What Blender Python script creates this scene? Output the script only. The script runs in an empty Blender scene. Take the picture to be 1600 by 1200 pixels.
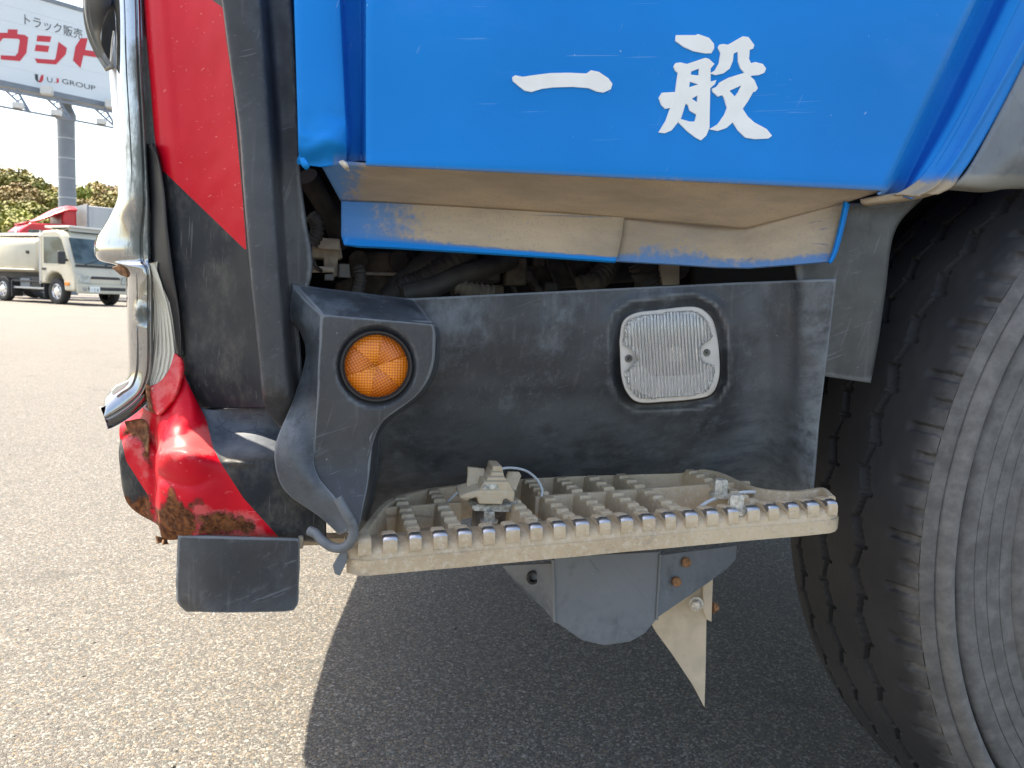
import bpy, bmesh, math, random
from mathutils import Vector, Matrix, noise
random.seed(7)
RAD = math.radians
scene = bpy.context.scene
COL = scene.collection

# ------------------------------------------------------------------ camera
CAM = Vector((0.0, -0.69, 0.72))
YAW, PITCH, ROLL, FPX = RAD(14.17), RAD(6.12), RAD(2.33), 1240.0
_f = Vector((math.sin(YAW)*math.cos(PITCH), math.cos(YAW)*math.cos(PITCH), -math.sin(PITCH)))
_r0 = Vector((math.cos(YAW), -math.sin(YAW), 0)); _u0 = _r0.cross(_f)
_r = _r0*math.cos(ROLL) + _u0*math.sin(ROLL)
_u = -_r0*math.sin(ROLL) + _u0*math.cos(ROLL)
cd = bpy.data.cameras.new('camera'); cam = bpy.data.objects.new('camera', cd); COL.objects.link(cam)
cam.matrix_world = Matrix(((_r.x, _u.x, -_f.x, CAM.x), (_r.y, _u.y, -_f.y, CAM.y), (_r.z, _u.z, -_f.z, CAM.z), (0, 0, 0, 1)))
cd.sensor_width = 36.0; cd.lens = 36.0*FPX/1600.0; cd.clip_start = 0.02; cd.clip_end = 3000
cd.dof.use_dof = True; cd.dof.focus_distance = 0.78; cd.dof.aperture_fstop = 20.0
scene.camera = cam

# ------------------------------------------------------------------ sky, sun, exposure
SUN = Vector((-0.41, 0.30, 0.86)).normalized()          # direction towards the sun
world = bpy.data.worlds.new('World'); scene.world = world; world.use_nodes = True
wn = world.node_tree.nodes; wl = world.node_tree.links
sky = wn.new('ShaderNodeTexSky'); sky.sky_type = 'NISHITA'; sky.sun_disc = False
sky.sun_elevation = math.asin(SUN.z); sky.sun_rotation = math.atan2(SUN.x, SUN.y)
sky.air_density = 1.0; sky.dust_density = 2.2; sky.ozone_density = 1.0
wn['Background'].inputs['Strength'].default_value = 0.15
wl.new(sky.outputs[0], wn['Background'].inputs['Color'])
sd = bpy.data.lights.new('sun', 'SUN'); sd.energy = 4.9; sd.angle = RAD(0.53); sd.color = (1.0, 0.95, 0.86)
so = bpy.data.objects.new('sun', sd); COL.objects.link(so)
so.rotation_euler = SUN.to_track_quat('Z', 'Y').to_euler()
scene.view_settings.view_transform = 'Standard'; scene.view_settings.look = 'None'
scene.view_settings.exposure = 1.7; scene.view_settings.gamma = 1.0
scene.view_settings.use_white_balance = True; scene.view_settings.white_balance_temperature = 7400   # the phone balanced for open shade

# ------------------------------------------------------------------ measuring helpers (photo measurements -> metres)
def ray(px, py): return _r*((px-800)/FPX) + _u*((600-py)/FPX) + _f
def at(px, py, Y):                                       # point of the plane Y = const (parallel to the truck's side)
    d = ray(px, py); return CAM + d*((Y-CAM.y)/d.y)
def atz(px, py, Z):
    d = ray(px, py); return CAM + d*((Z-CAM.z)/d.z)
def onplane(px, py, P, n):
    d = ray(px, py); return CAM + d*((P-CAM).dot(n)/d.dot(n))
def pr(p):
    d = p-CAM; w = d.dot(_f); return 800+FPX*d.dot(_r)/w, 600-FPX*d.dot(_u)/w
def lin1(T, x):
    for (a, b), (c, d) in zip(T, T[1:]):
        if x <= c: return b+(d-b)*(x-a)/(c-a)
    return T[-1][1]
def sst(x, a, b):
    t = max(0.0, min(1.0, (x-a)/(b-a))); return t*t*(3-2*t)
def nz(p, s): return noise.noise(Vector(p)*s)

# ------------------------------------------------------------------ materials
class Mat:
    def __init__(s, name, rough=0.5, metal=0.0, **kw):
        s.m = bpy.data.materials.new(name); s.m.use_nodes = True
        s.t = s.m.node_tree; s.b = s.t.nodes['Principled BSDF']
        s.b.inputs['Roughness'].default_value = rough; s.b.inputs['Metallic'].default_value = metal
        for k, v in kw.items(): s.b.inputs[k.replace('_', ' ')].default_value = v
        s.co = None
    def n(s, t): return s.t.nodes.new(t)
    def link(s, a, b): s.t.links.new(a, b)
    def coords(s):
        if s.co is None: s.co = s.n('ShaderNodeTexCoord').outputs['Object']
        return s.co
    def vec(s, scale):
        if scale is None: return s.coords()
        m = s.n('ShaderNodeMapping'); m.inputs['Scale'].default_value = scale
        s.link(s.coords(), m.inputs['Vector']); return m.outputs[0]
    def rvec(s, rot, scale):
        r = s.n('ShaderNodeMapping'); r.inputs['Rotation'].default_value = rot; s.link(s.coords(), r.inputs['Vector'])
        m = s.n('ShaderNodeMapping'); m.inputs['Scale'].default_value = scale
        s.link(r.outputs[0], m.inputs['Vector']); return m.outputs[0]
    def noise(s, scale, detail=4, rough=.55, vec=None, dist=0):
        t = s.n('ShaderNodeTexNoise'); t.inputs['Scale'].default_value = scale; t.inputs['Detail'].default_value = detail
        t.inputs['Roughness'].default_value = rough; t.inputs['Distortion'].default_value = dist
        s.link(vec if vec is not None else s.coords(), t.inputs['Vector']); return t.outputs['Fac']
    def voro(s, scale, feature='F1', vec=None, out='Distance', rnd=1.0):
        t = s.n('ShaderNodeTexVoronoi'); t.feature = feature; t.inputs['Scale'].default_value = scale
        t.inputs['Randomness'].default_value = rnd
        s.link(vec if vec is not None else s.coords(), t.inputs['Vector']); return t.outputs[out]
    def rng(s, x, a, b, lo=0.0, hi=1.0, smooth=True):
        m = s.n('ShaderNodeMapRange'); m.interpolation_type = 'SMOOTHSTEP' if smooth else 'LINEAR'; m.clamp = True
        s.link(x, m.inputs['Value'])
        for i, v in zip(('From Min', 'From Max', 'To Min', 'To Max'), (a, b, lo, hi)): m.inputs[i].default_value = v
        return m.outputs['Result']
    def math(s, op, a, b=None):
        m = s.n('ShaderNodeMath'); m.operation = op
        for i, v in enumerate((a, b)):
            if v is None: continue
            if isinstance(v, (int, float)): m.inputs[i].default_value = v
            else: s.link(v, m.inputs[i])
        return m.outputs[0]
    def mix(s, fac, a, b):
        m = s.n('ShaderNodeMix'); m.data_type = 'RGBA'
        for k, v in ((0, fac), (6, a), (7, b)):
            if isinstance(v, (int, float)): m.inputs[k].default_value = v
            elif isinstance(v, tuple): m.inputs[k].default_value = (*v[:3], 1)
            else: s.link(v, m.inputs[k])
        return m.outputs[2]
    def mixf(s, fac, a, b):
        m = s.n('ShaderNodeMix'); m.data_type = 'FLOAT'
        for k, v in ((0, fac), (2, a), (3, b)):
            if isinstance(v, (int, float)): m.inputs[k].default_value = v
            else: s.link(v, m.inputs[k])
        return m.outputs[0]
    def attr(s, name):
        a = s.n('ShaderNodeAttribute'); a.attribute_name = name; return a.outputs['Fac']
    def xyz(s):
        x = s.n('ShaderNodeSeparateXYZ'); s.link(s.coords(), x.inputs[0]); return x.outputs
    def col(s, c):
        if isinstance(c, tuple): s.b.inputs['Base Color'].default_value = (*c[:3], 1)
        else: s.link(c, s.b.inputs['Base Color'])
    def rgh(s, r): s.link(r, s.b.inputs['Roughness'])
    def met(s, r): s.link(r, s.b.inputs['Metallic'])
    def bump(s, h, strength=.3, dist=.001):
        n = s.n('ShaderNodeBump'); n.inputs['Strength'].default_value = strength; n.inputs['Distance'].default_value = dist
        s.link(h, n.inputs['Height']); s.link(n.outputs[0], s.b.inputs['Normal'])
    def scratches(s, scale, lo, hi, rot, stretch):          # thin straight scratches along one direction
        v = s.rvec(rot, stretch)
        return s.rng(s.noise(scale, 2, .5, v), lo, hi)

def plain(name, c, rough=.6, metal=0.0, var=.25, vscale=30, **kw):
    m = Mat(name, rough, metal, **kw); n = m.noise(vscale, 4)
    d = tuple(x*(1-var) for x in c); e = tuple(min(1, x*(1+var)) for x in c)
    m.col(m.mix(m.rng(n, .3, .7), d, e)); m.rgh(m.rng(n, .2, .8, max(.02, rough-.1), min(1, rough+.1)))
    return m.m

def mk_blue(name='blue_paint', dirt=False):
    m = Mat(name, .3); m.b.inputs['Coat Weight'].default_value = .02; m.b.inputs['Coat Roughness'].default_value = .12; m.b.inputs['Specular IOR Level'].default_value = .07
    blue = m.mix(m.rng(m.noise(3.5, 3), .3, .7), (0.0, .190, .58), (0.0, .222, .65))
    haze = m.math('MULTIPLY', m.rng(m.noise(9, 6, .7, m.vec((.5, 1, 1))), .54, .75), .30)      # chalky worn patches
    blue = m.mix(haze, blue, (.05, .24, .72))
    sc = m.math('MULTIPLY', m.rng(m.noise(320, 3, .6, m.rvec((0, .12, 0), (.022, 1, 1))), .67, .72), m.rng(m.noise(6, 2), .45, .6))
    blue = m.mix(m.math('MULTIPLY', sc, .22), blue, (.36, .55, .85))
    sc2 = m.math('MULTIPLY', m.rng(m.noise(340, 2, .5, m.rvec((0, 1.2, 0), (.022, 1, 1))), .69, .73), m.rng(m.noise(9, 2), .5, .62))
    blue = m.mix(m.math('MULTIPLY', sc2, .22), blue, (.45, .6, .85))
    speck = m.rng(m.noise(220, 2), .76, .79)
    blue = m.mix(m.math('MULTIPLY', speck, .5), blue, (.5, .62, .8))
    r = m.rng(m.noise(30, 5, .6, m.vec((.3, 1, 1))), .3, .7, .26, .42)
    if dirt:
        a = m.attr('dirt')
        ed = m.math('ADD', a, m.math('MULTIPLY', m.math('SUBTRACT', m.noise(140, 8, .75), .5), .75))
        ed = m.math('ADD', ed, m.math('MULTIPLY', m.math('SUBTRACT', m.noise(16, 4, .6), .5), .35))
        mask = m.math('MULTIPLY', m.rng(ed, .36, .62), .93)
        tan = m.mix(m.rng(m.noise(14, 6, .65, m.vec((.35, 1, 1))), .3, .72), (.30, .245, .175), (.50, .39, .265))
        tan = m.mix(m.rng(m.noise(500, 2), .55, .8), tan, (.30, .25, .19))
        lines = m.rng(m.noise(70, 3, .5, m.rvec((0, .06, 0), (.04, 1, 1)), .4), .66, .70)
        tan = m.mix(m.math('MULTIPLY', lines, .55), tan, (.10, .13, .2))
        film = m.math('MULTIPLY', m.rng(a, .08, .5), .78)
        base = m.mix(film, blue, (.17, .22, .30))
        chip = m.rng(m.noise(300, 3, .6), .66, .70)
        blue = m.mix(m.math('MULTIPLY', mask, m.math('SUBTRACT', 1.0, m.math('MULTIPLY', chip, .55))), base, tan)
        r = m.mixf(m.rng(a, .1, .5), r, .85)
        m.link(m.math('SUBTRACT', .02, m.math('MULTIPLY', m.rng(a, .05, .4), .02)), m.b.inputs['Coat Weight'])
        m.bump(m.math('ADD', m.noise(400, 4), m.math('MULTIPLY', mask, .8)), .18, .0003)
    else:
        m.bump(m.noise(25, 3), .03, .002)
    m.col(blue); m.rgh(r); return m.m

def mk_plastic(name='weathered_plastic', base=(.030, .035, .042), chalk=.75, dust=0.0):
    m = Mat(name, .5)
    c = m.mix(m.rng(m.noise(7, 5, .6), .3, .7), tuple(x*.72 for x in base), tuple(x*1.25 for x in base))
    ch = m.math('MULTIPLY', m.math('MAXIMUM', m.rng(m.noise(20, 8, .72, m.vec((1, 1, .6))), .47, .75), m.math('MULTIPLY', m.rng(m.noise(4.5, 3), .45, .65), .45)), chalk)
    blm = m.attr('chalk_skylight')   # chalky oxidised wear, plus sky light painted into the colour
    c = m.mix(ch, c, (.135, .162, .19))
    c = m.mix(m.math('MULTIPLY', m.math('MULTIPLY', blm, m.rng(m.noise(45, 8, .75, m.rvec((0, .3, 0), (.5, 1, 1))), .30, .62)), .6), c, (.19, .225, .255))
    gm = m.n('ShaderNodeNewGeometry'); wear = m.math('MULTIPLY', m.rng(m.math('ADD', gm.outputs['Pointiness'], m.math('MULTIPLY', m.math('SUBTRACT', m.noise(120, 5, .7), .5), .06)), .515, .56), .55)
    c = m.mix(wear, c, (.20, .22, .24))
    blot = m.math('MULTIPLY', m.rng(m.noise(26, 7, .7, m.vec((1, 1, .8))), .54, .74), .45); c = m.mix(blot, c, (.012, .013, .016))
    rub = m.math('MULTIPLY', m.rng(m.noise(60, 8, .8, m.rvec((0, .5, 0), (.3, 1, 1))), .55, .72), .30); c = m.mix(rub, c, (.15, .17, .19))
    run = m.math('MULTIPLY', m.rng(m.noise(150, 4, .6, m.vec((1, 1, .05))), .56, .70), .22); c = m.mix(run, c, (.12, .13, .135))
    fine = m.math('MULTIPLY', m.rng(m.noise(260, 3, .6), .60, .78), .30)
    c = m.mix(fine, c, (.14, .15, .16))
    for k, (rot, sc, lo) in enumerate((((0, .35, 0), 420, .68), ((0, -.9, 0), 440, .68), ((0, 1.25, 0), 400, .68))):
        s = m.math('MULTIPLY', m.rng(m.noise(sc, 2, .5, m.rvec(rot, (.025, 1, 1)), .25), lo, lo+.03), m.rng(m.noise(8+3*k, 2), .45, .6))
        c = m.mix(m.math('MULTIPLY', s, .30), c, (.17, .19, .21) if k != 1 else (.006, .006, .007))
    br = m.math('MULTIPLY', m.rng(m.noise(10, 3, .5, m.vec((1.2, 1, 1))), .62, .75), .45)
    c = m.mix(br, c, (.045, .032, .03))
    spk = m.rng(m.voro(95), .0, .10); spk = m.math('MULTIPLY', m.math('SUBTRACT', 1.0, spk), m.rng(m.noise(35, 2), .56, .62))
    c = m.mix(m.math('MULTIPLY', spk, .6), c, (.30, .31, .30))
    a = m.attr('dirt'); ed = m.math('ADD', a, m.math('MULTIPLY', m.math('SUBTRACT', m.noise(90, 7, .7), .5), .8))
    c = m.mix(m.math('MULTIPLY', m.rng(ed, .35, .8), .75), c, (.26, .25, .215))
    m.col(c); m.rgh(m.rng(m.noise(45, 5, .6), .3, .7, .40, .62))
    m.bump(m.math('ADD', m.noise(320, 5, .6), m.math('MULTIPLY', m.noise(30, 3), 1.5)), .22, .0007); return m.m

def mk_bumper():
    m = Mat('striped_bumper_paint', .35); m.b.inputs['Specular IOR Level'].default_value = .18
    rn = m.math('MULTIPLY', m.math('SUBTRACT', m.noise(60, 5, .6), .5), .10)
    red = m.rng(m.math('ADD', m.attr('red'), rn), .47, .53)
    blk = m.mix(m.rng(m.noise(18, 6, .7, m.vec((1, 1, .7))), .42, .7), (.014, .018, .024), (.100, .096, .084))
    blk = m.mix(m.attr('chalk_skylight'), blk, m.mix(m.rng(m.noise(60, 6, .7), .35, .65), (.09, .11, .14), (.15, .17, .20)))  # sky reflection on the ledge, painted into the black
    blk = m.mix(m.math('MULTIPLY', m.rng(m.noise(5, 3), .45, .62), .6), blk, (.050, .052, .050))
    cr = m.rng(m.voro(38, 'DISTANCE_TO_EDGE', m.vec((1, 1, 1.4))), .0, .025)
    cr = m.math('MULTIPLY', m.math('SUBTRACT', 1.0, cr), m.rng(m.noise(14, 3), .5, .6))
    blk = m.mix(m.math('MULTIPLY', cr, .6), blk, (.008, .008, .009))
    sc = m.rng(m.noise(330, 2, .5, m.rvec((0, 1.5, 0), (.03, 1, 1))), .66, .72)
    blk = m.mix(m.math('MULTIPLY', sc, .35), blk, (.14, .14, .14))
    rd = m.mix(m.rng(m.noise(12, 4), .3, .7), (.50, .002, .014), (.58, .004, .018))
    s2 = m.rng(m.noise(260, 3, .5, m.rvec((0, .1, 0), (.03, 1, 1)), .4), .66, .72)
    rd = m.mix(m.math('MULTIPLY', s2, .35), rd, (.75, .25, .25))
    worn = m.math('MULTIPLY', m.rng(m.math('ADD', m.attr('scuff'), m.math('MULTIPLY', m.math('SUBTRACT', m.noise(55, 7, .7), .5), .9)), .45, .65), .5)
    rd = m.mix(worn, rd, (.60, .17, .16))
    c = m.mix(red, blk, rd)
    ra = m.attr('rust')
    ed = m.math('ADD', ra, m.math('MULTIPLY', m.math('SUBTRACT', m.noise(75, 9, .75), .5), 1.0))
    rust = m.rng(ed, .54, .60)
    rc = m.mix(m.rng(m.noise(170, 6, .7), .35, .68), (.055, .018, .008), (.26, .095, .035))
    rc = m.mix(m.rng(m.noise(420, 4, .7), .52, .75), rc, (.12, .085, .065))
    c = m.mix(rust, c, rc)
    edge = m.math('MULTIPLY', m.rng(ed, .47, .54), m.math('SUBTRACT', 1.0, rust))
    c = m.mix(m.math('MULTIPLY', edge, .6), c, (.045, .02, .018))
    m.col(c)
    m.rgh(m.mixf(rust, m.mixf(red, .50, .44), .92))
    m.link(m.math('MULTIPLY', m.math('SUBTRACT', 1.0, rust), .08), m.b.inputs['Coat Weight'])
    h = m.math('ADD', m.math('MULTIPLY', m.math('MULTIPLY', rust, m.noise(260, 6, .8)), 3.0), m.math('MULTIPLY', m.noise(40, 3), .5))
    h = m.math('SUBTRACT', h, m.math('MULTIPLY', rust, 1.2))
    m.bump(h, .5, .0012); return m.m

def mk_step():
    m = Mat('dusty_cast_aluminium', .75)
    c = m.mix(m.rng(m.noise(16, 5), .3, .7), (.42, .315, .20), (.53, .415, .275))
    c = m.mix(m.rng(m.noise(170, 6, .75), .45, .72), c, (.55, .47, .36))
    c = m.mix(m.math('MULTIPLY', m.rng(m.noise(420, 3, .7), .60, .74), .6), c, (.17, .14, .11))
    c = m.mix(m.math('MULTIPLY', m.rng(m.noise(45, 7, .7), .56, .74), .55), c, (.24, .21, .18))
    c = m.mix(m.math('MULTIPLY', m.rng(m.noise(9, 4), .55, .7), .35), c, (.30, .23, .15))
    sc = m.rng(m.noise(120, 2, .5, m.vec((.03, 1, 1)), .2), .70, .72)
    c = m.mix(m.math('MULTIPLY', sc, .5), c, (.16, .12, .09))
    z = m.attr('worn')
    w = m.rng(m.math('ADD', z, m.math('MULTIPLY', m.math('SUBTRACT', m.noise(200, 5, .7), .5), .6)), .5, .62)
    c = m.mix(w, c, (.50, .51, .53)); m.col(c); m.met(w); m.rgh(m.mixf(w, .82, .36))
    m.bump(m.noise(520, 5, .7), .35, .0005); return m.m

def mk_chrome():
    m = Mat('chrome_plating', .05, 1.0)
    d = m.math('ADD', m.attr('dirt'), m.math('MULTIPLY', m.math('SUBTRACT', m.noise(70, 7, .75, m.vec((1, 1, .35))), .5), .9))
    dm = m.math('MULTIPLY', m.rng(d, .36, .66), .92)
    spot = m.math('MULTIPLY', m.rng(m.noise(160, 6, .75, m.vec((1, 1, .4))), .52, .72), .35)
    dm = m.math('MAXIMUM', dm, spot)
    m.col(m.mix(dm, (.36, .37, .385), (.085, .098, .085))); m.met(m.math('SUBTRACT', 1.0, m.math('MULTIPLY', dm, .92)))
    m.rgh(m.mixf(dm, .05, .42)); m.bump(m.math('ADD', m.math('MULTIPLY', m.noise(22, 2), .12), m.math('MULTIPLY', m.math('MULTIPLY', m.attr('dent'), m.noise(230, 4, .7)), 1.2)), .30, .003); return m.m

def mk_rubber():
    m = Mat('tyre_rubber', .78)
    c = m.mix(m.rng(m.noise(10, 5), .3, .7), (.014, .0145, .016), (.024, .024, .025))
    c = m.mix(m.math('MULTIPLY', m.rng(m.noise(420, 4, .7), .58, .72), .5), c, (.045, .043, .042))
    d = m.math('ADD', m.attr('dust'), m.math('MULTIPLY', m.math('SUBTRACT', m.noise(28, 8, .65), .5), .45))
    dust = m.mix(m.rng(m.noise(60, 5, .65), .35, .7), (.130, .124, .116), (.205, .195, .182))
    c = m.mix(m.math('MULTIPLY', m.rng(d, .3, .8), .8), c, dust)
    m.col(c); m.bump(m.math('ADD', m.noise(500, 4, .7), m.math('MULTIPLY', m.noise(60, 4), 1)), .25, .0005); return m.m

def mk_ground():
    m = Mat('worn_asphalt', .85)
    s1 = m.voro(245, out='Color'); s2 = m.voro(540, out='Color'); s3 = m.voro(75, out='Color')
    def val(cs):
        x = m.n('ShaderNodeSeparateColor'); m.link(cs, x.inputs[0]); return x.outputs
    a = val(s1); b = val(s2); d = val(s3)
    c = m.mix(m.rng(b[0], 0, 1, smooth=False), (.042, .040, .037), (.185, .173, .153))
    big = m.rng(a[0], .50, .56)
    st = m.mix(a[1], (.055, .054, .053), (.32, .30, .268))
    st = m.mix(m.rng(a[2], .80, .86), st, (.215, .172, .125)); st = m.mix(m.rng(a[2], .06, .02), st, (.10, .125, .125))
    c = m.mix(big, c, st)
    huge = m.math('MULTIPLY', m.rng(d[0], .83, .85), m.rng(m.voro(75), .30, .22))
    c = m.mix(huge, c, m.mix(d[1], (.085, .095, .095), (.38, .37, .345)))
    e1 = m.voro(245, 'DISTANCE_TO_EDGE'); gap = m.rng(e1, .03, .0)
    c = m.mix(m.math('MULTIPLY', gap, .75), c, (.034, .033, .032))
    hol = m.rng(m.noise(330, 3, .6), .60, .70); c = m.mix(m.math('MULTIPLY', hol, .55), c, (.028, .028, .028))
    c = m.mix(m.math('MULTIPLY', m.rng(m.noise(.8, 5, .6), .45, .7), .25), c, (.09, .085, .078))
    c = m.mix(m.math('MULTIPLY', m.rng(m.noise(2.6, 4, .6), .60, .70), .35), c, (.05, .049, .047))
    c = m.mix(m.math('MULTIPLY', m.rng(m.noise(6, 5, .6), .5, .75), .22), c, (.065, .062, .058))
    m.col(c)
    h = m.math('ADD', m.math('MULTIPLY', e1, 2.5), m.math('MULTIPLY', a[1], .8))
    h = m.math('ADD', h, m.math('MULTIPLY', b[1], .5)); h = m.math('ADD', h, m.math('MULTIPLY', huge, .9))
    h = m.math('SUBTRACT', h, m.math('MULTIPLY', hol, 1.2))
    m.bump(h, .9, .0018); return m.m

BLUE = mk_blue(); BLUED = mk_blue('blue_paint_dirty', True)
PLAST = mk_plastic(); PLAST2 = mk_plastic('smooth_dark_plastic', (.034, .035, .038), .25)
RUBFLAP = mk_plastic('rubber_sheet', (.016, .018, .022), .30)
BUMP = mk_bumper(); STEP = mk_step(); CHROME = mk_chrome(); TYRE = mk_rubber(); GROUND = mk_ground()
MUDFLAP = mk_plastic('dusty_rubber', (.044, .045, .042), .22)
FENDER = mk_plastic('grey_fender_plastic', (.165, .180, .190), .22)
BRKT = mk_plastic('painted_bracket', (.052, .060, .070), .8)
DARK = plain('grimy_black', (.018, .016, .014), .75, var=.5)
GRIME = plain('grimy_brown', (.095, .080, .062), .8, var=.5, vscale=45)
HOSE = plain('hose_rubber', (.036, .033, .031), .65, var=.4, vscale=60)
CONN = plain('dusty_connector', (.34, .30, .25), .7, var=.3, vscale=60)
GREYC = plain('grey_connector', (.11, .11, .11), .6, var=.3)
WHITEV = plain('white_vinyl', (.80, .81, .79), .45, var=.035, vscale=40)
NYLON = plain('pale_nylon', (.62, .64, .64), .35, var=.1, vscale=60)
RUSTM = plain('rusty_steel', (.24, .12, .055), .85, var=.5, vscale=240)
ZINC = plain('zinc_bolt', (.48, .44, .37), .5, .25, var=.3, vscale=260)
DUSTP = plain('dusty_beige_plate', (.46, .385, .285), .85, var=.12, vscale=40)
STEELD = plain('dusty_steel', (.13, .125, .115), .6, .25, var=.5, vscale=90)
PALE = plain('chipped_white_paint', (.46, .44, .38), .6, var=.5, vscale=220)
LAMPH = plain('lamp_rim', (.50, .47, .43), .5, var=.1, vscale=50)
BLACKG = plain('black_gasket', (.010, .010, .011), .5, var=.3)
SILVER = plain('lamp_reflector', (.94, .93, .91), .35, .25, var=.03, vscale=60)
LENSW = plain('ribbed_white_lens', (.66, .63, .53), .35, var=.08, vscale=20)
RIMW = plain('wheel_steel', (.30, .30, .30), .45, .5, var=.2)

def mk_glass():
    m = Mat('clear_lens', .10); m.b.inputs['Transmission Weight'].default_value = .85; m.b.inputs['IOR'].default_value = 1.46
    m.col((.97, .97, .96)); return m.m
LENS = mk_glass()

# ------------------------------------------------------------------ mesh helpers
def link(o, parent=None):
    COL.objects.link(o)
    if parent is not None:
        o.parent = parent; o.matrix_parent_inverse = parent_world(parent).inverted()
    return o
def parent_world(p):
    m = p.matrix_basis.copy()
    return m if p.parent is None else parent_world(p.parent) @ p.matrix_parent_inverse @ m
def mesh_obj(name, verts, faces, mat, parent=None, smooth=None):
    me = bpy.data.meshes.new(name); me.from_pydata([tuple(v) for v in verts], [], faces); me.update()
    return finish(name, me, mat, parent, smooth)
def finish(name, me, mat, parent, smooth):
    if mat: me.materials.append(mat)
    if smooth is not None:
        me.shade_smooth()
        if smooth < 180: me.set_sharp_from_angle(angle=RAD(smooth))
    return link(bpy.data.objects.new(name, me), parent)
def bevel(o, w, seg=2):
    b = o.modifiers.new('bevel', 'BEVEL'); b.width = w; b.segments = seg; b.limit_method = 'ANGLE'; b.angle_limit = RAD(32)
    b.harden_normals = False
    o.data.shade_smooth(); o.data.set_sharp_from_angle(angle=RAD(50)); return o
def prism(name, pts, ext, mat, parent=None, bev=0.0, seg=2):
    pts = [Vector(p) for p in pts]; ext = Vector(ext); n = len(pts)
    nrm = Vector((0, 0, 0))
    for i in range(n): nrm += pts[i].cross(pts[(i+1) % n])
    if nrm.dot(ext) > 0: pts.reverse()
    V = pts + [p+ext for p in pts]
    Fc = [tuple(range(n)), tuple(range(2*n-1, n-1, -1))] + [(i, i+n, (i+1) % n+n, (i+1) % n) for i in range(n)]
    o = mesh_obj(name, V, Fc, mat, parent)
    if bev: bevel(o, bev, seg)
    return o
def pyprism(name, pix, Y, depth, mat, parent=None, bev=0.0):
    """pix: (px,py) or (px,py,Y) outline measured on the plane Y, extruded depth metres into the truck"""
    return prism(name, [at(p[0], p[1], p[2] if len(p) > 2 else Y) for p in pix], (0, depth, 0), mat, parent, bev)
def box(name, c, s, mat, parent=None, bev=0.0, rot=None):
    M = Matrix.Translation(c) @ (rot.to_4x4() if rot else Matrix.Identity(4))
    V = [M @ Vector((x*s[0]/2, y*s[1]/2, z*s[2]/2)) for x in (-1, 1) for y in (-1, 1) for z in (-1, 1)]
    Fc = [(0, 1, 3, 2), (4, 6, 7, 5), (0, 4, 5, 1), (2, 3, 7, 6), (0, 2, 6, 4), (1, 5, 7, 3)]
    o = mesh_obj(name, V, Fc, mat, parent)
    if bev: bevel(o, bev)
    return o
def cr(P, t):
    n = len(P)-1; i = min(int(t), n-1); f = t-i
    p1, p2 = P[i], P[i+1]; p0 = P[i-1] if i > 0 else p1*2-p2; p3 = P[i+2] if i+2 <= n else p2*2-p1
    return .5*((2*p1)+(p2-p0)*f+(2*p0-5*p1+4*p2-p3)*f*f+(3*p1-p0-3*p2+p3)*f**3)
def sheet(name, rows, mat, parent=None, nu=8, nv=8, thick=.003, fn=None, attrs=None, smooth=180, off=-1, linear=False, bev=0):
    """rows of 3D control points -> dense smooth surface with thickness; fn moves vertices, attrs paints point masks"""
    G = []
    R = [[Vector(p) for p in r] for r in rows]
    ncol = len(R[0])
    for r in R: assert len(r) == ncol, name
    interp = (lambda P, t: P[min(int(t), len(P)-2)].lerp(P[min(int(t), len(P)-2)+1], t-min(int(t), len(P)-2))) if linear else cr
    NU = (ncol-1)*nu; NV = (len(R)-1)*nv
    cols = [[interp([R[j][i] for j in range(len(R))], k/nv) for k in range(NV+1)] for i in range(ncol)]
    V = []
    for k in range(NV+1):
        P = [cols[i][k] for i in range(ncol)]
        for q in range(NU+1):
            p = interp(P, q/nu)
            if fn: p = fn(p)
            V.append(p)
    Fc = [(k*(NU+1)+q, (k+1)*(NU+1)+q, (k+1)*(NU+1)+q+1, k*(NU+1)+q+1) for k in range(NV) for q in range(NU)]
    o = mesh_obj(name, V, Fc, mat, parent, smooth)
    if attrs:
        for an, f in attrs.items():
            A = o.data.attributes.new(an, 'FLOAT', 'POINT')
            A.data.foreach_set('value', [float(f(v)) for v in V])
    if thick:
        s = o.modifiers.new('thickness', 'SOLIDIFY'); s.thickness = thick; s.offset = off
    if bev: bevel(o, bev)
    return o
def tube(name, pts, r, mat, parent=None, seg=10, n=6, ripple=0.0, pitch=.006, straight=False, cap=True):
    P = [Vector(p) for p in pts]
    if straight or len(P) == 2: path = P
    else: path = [cr(P, k/n) for k in range((len(P)-1)*n+1)]
    if ripple:
        L = [0]
        for a, b in zip(path, path[1:]): L.append(L[-1]+(b-a).length)
        N = max(8, int(L[-1]/pitch*4)); new = []
        j = 0
        for k in range(N+1):
            d = L[-1]*k/N
            while j < len(L)-2 and L[j+1] < d: j += 1
            new.append(path[j].lerp(path[j+1], (d-L[j])/max(1e-9, L[j+1]-L[j])))
        path = new
    V = []; m = len(path); up = Vector((.13, .21, 1)).normalized()
    for k, p in enumerate(path):
        t = (path[min(k+1, m-1)]-path[max(k-1, 0)]).normalized()
        a = t.cross(up); a = a.normalized() if a.length > 1e-4 else t.cross(Vector((1, 0, 0))).normalized()
        b = t.cross(a); rr = r[k*len(r)//m] if isinstance(r, (list, tuple)) else r
        if ripple and (k//2) % 2: rr *= 1+ripple
        V += [p+(a*math.cos(2*math.pi*q/seg)+b*math.sin(2*math.pi*q/seg))*rr for q in range(seg)]
    Fc = [(k*seg+q, k*seg+(q+1) % seg, (k+1)*seg+(q+1) % seg, (k+1)*seg+q) for k in range(m-1) for q in range(seg)]
    if cap: Fc += [tuple(range(seg-1, -1, -1)), tuple(range((m-1)*seg, m*seg))]
    return mesh_obj(name, V, Fc, mat, parent, 40)
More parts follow.
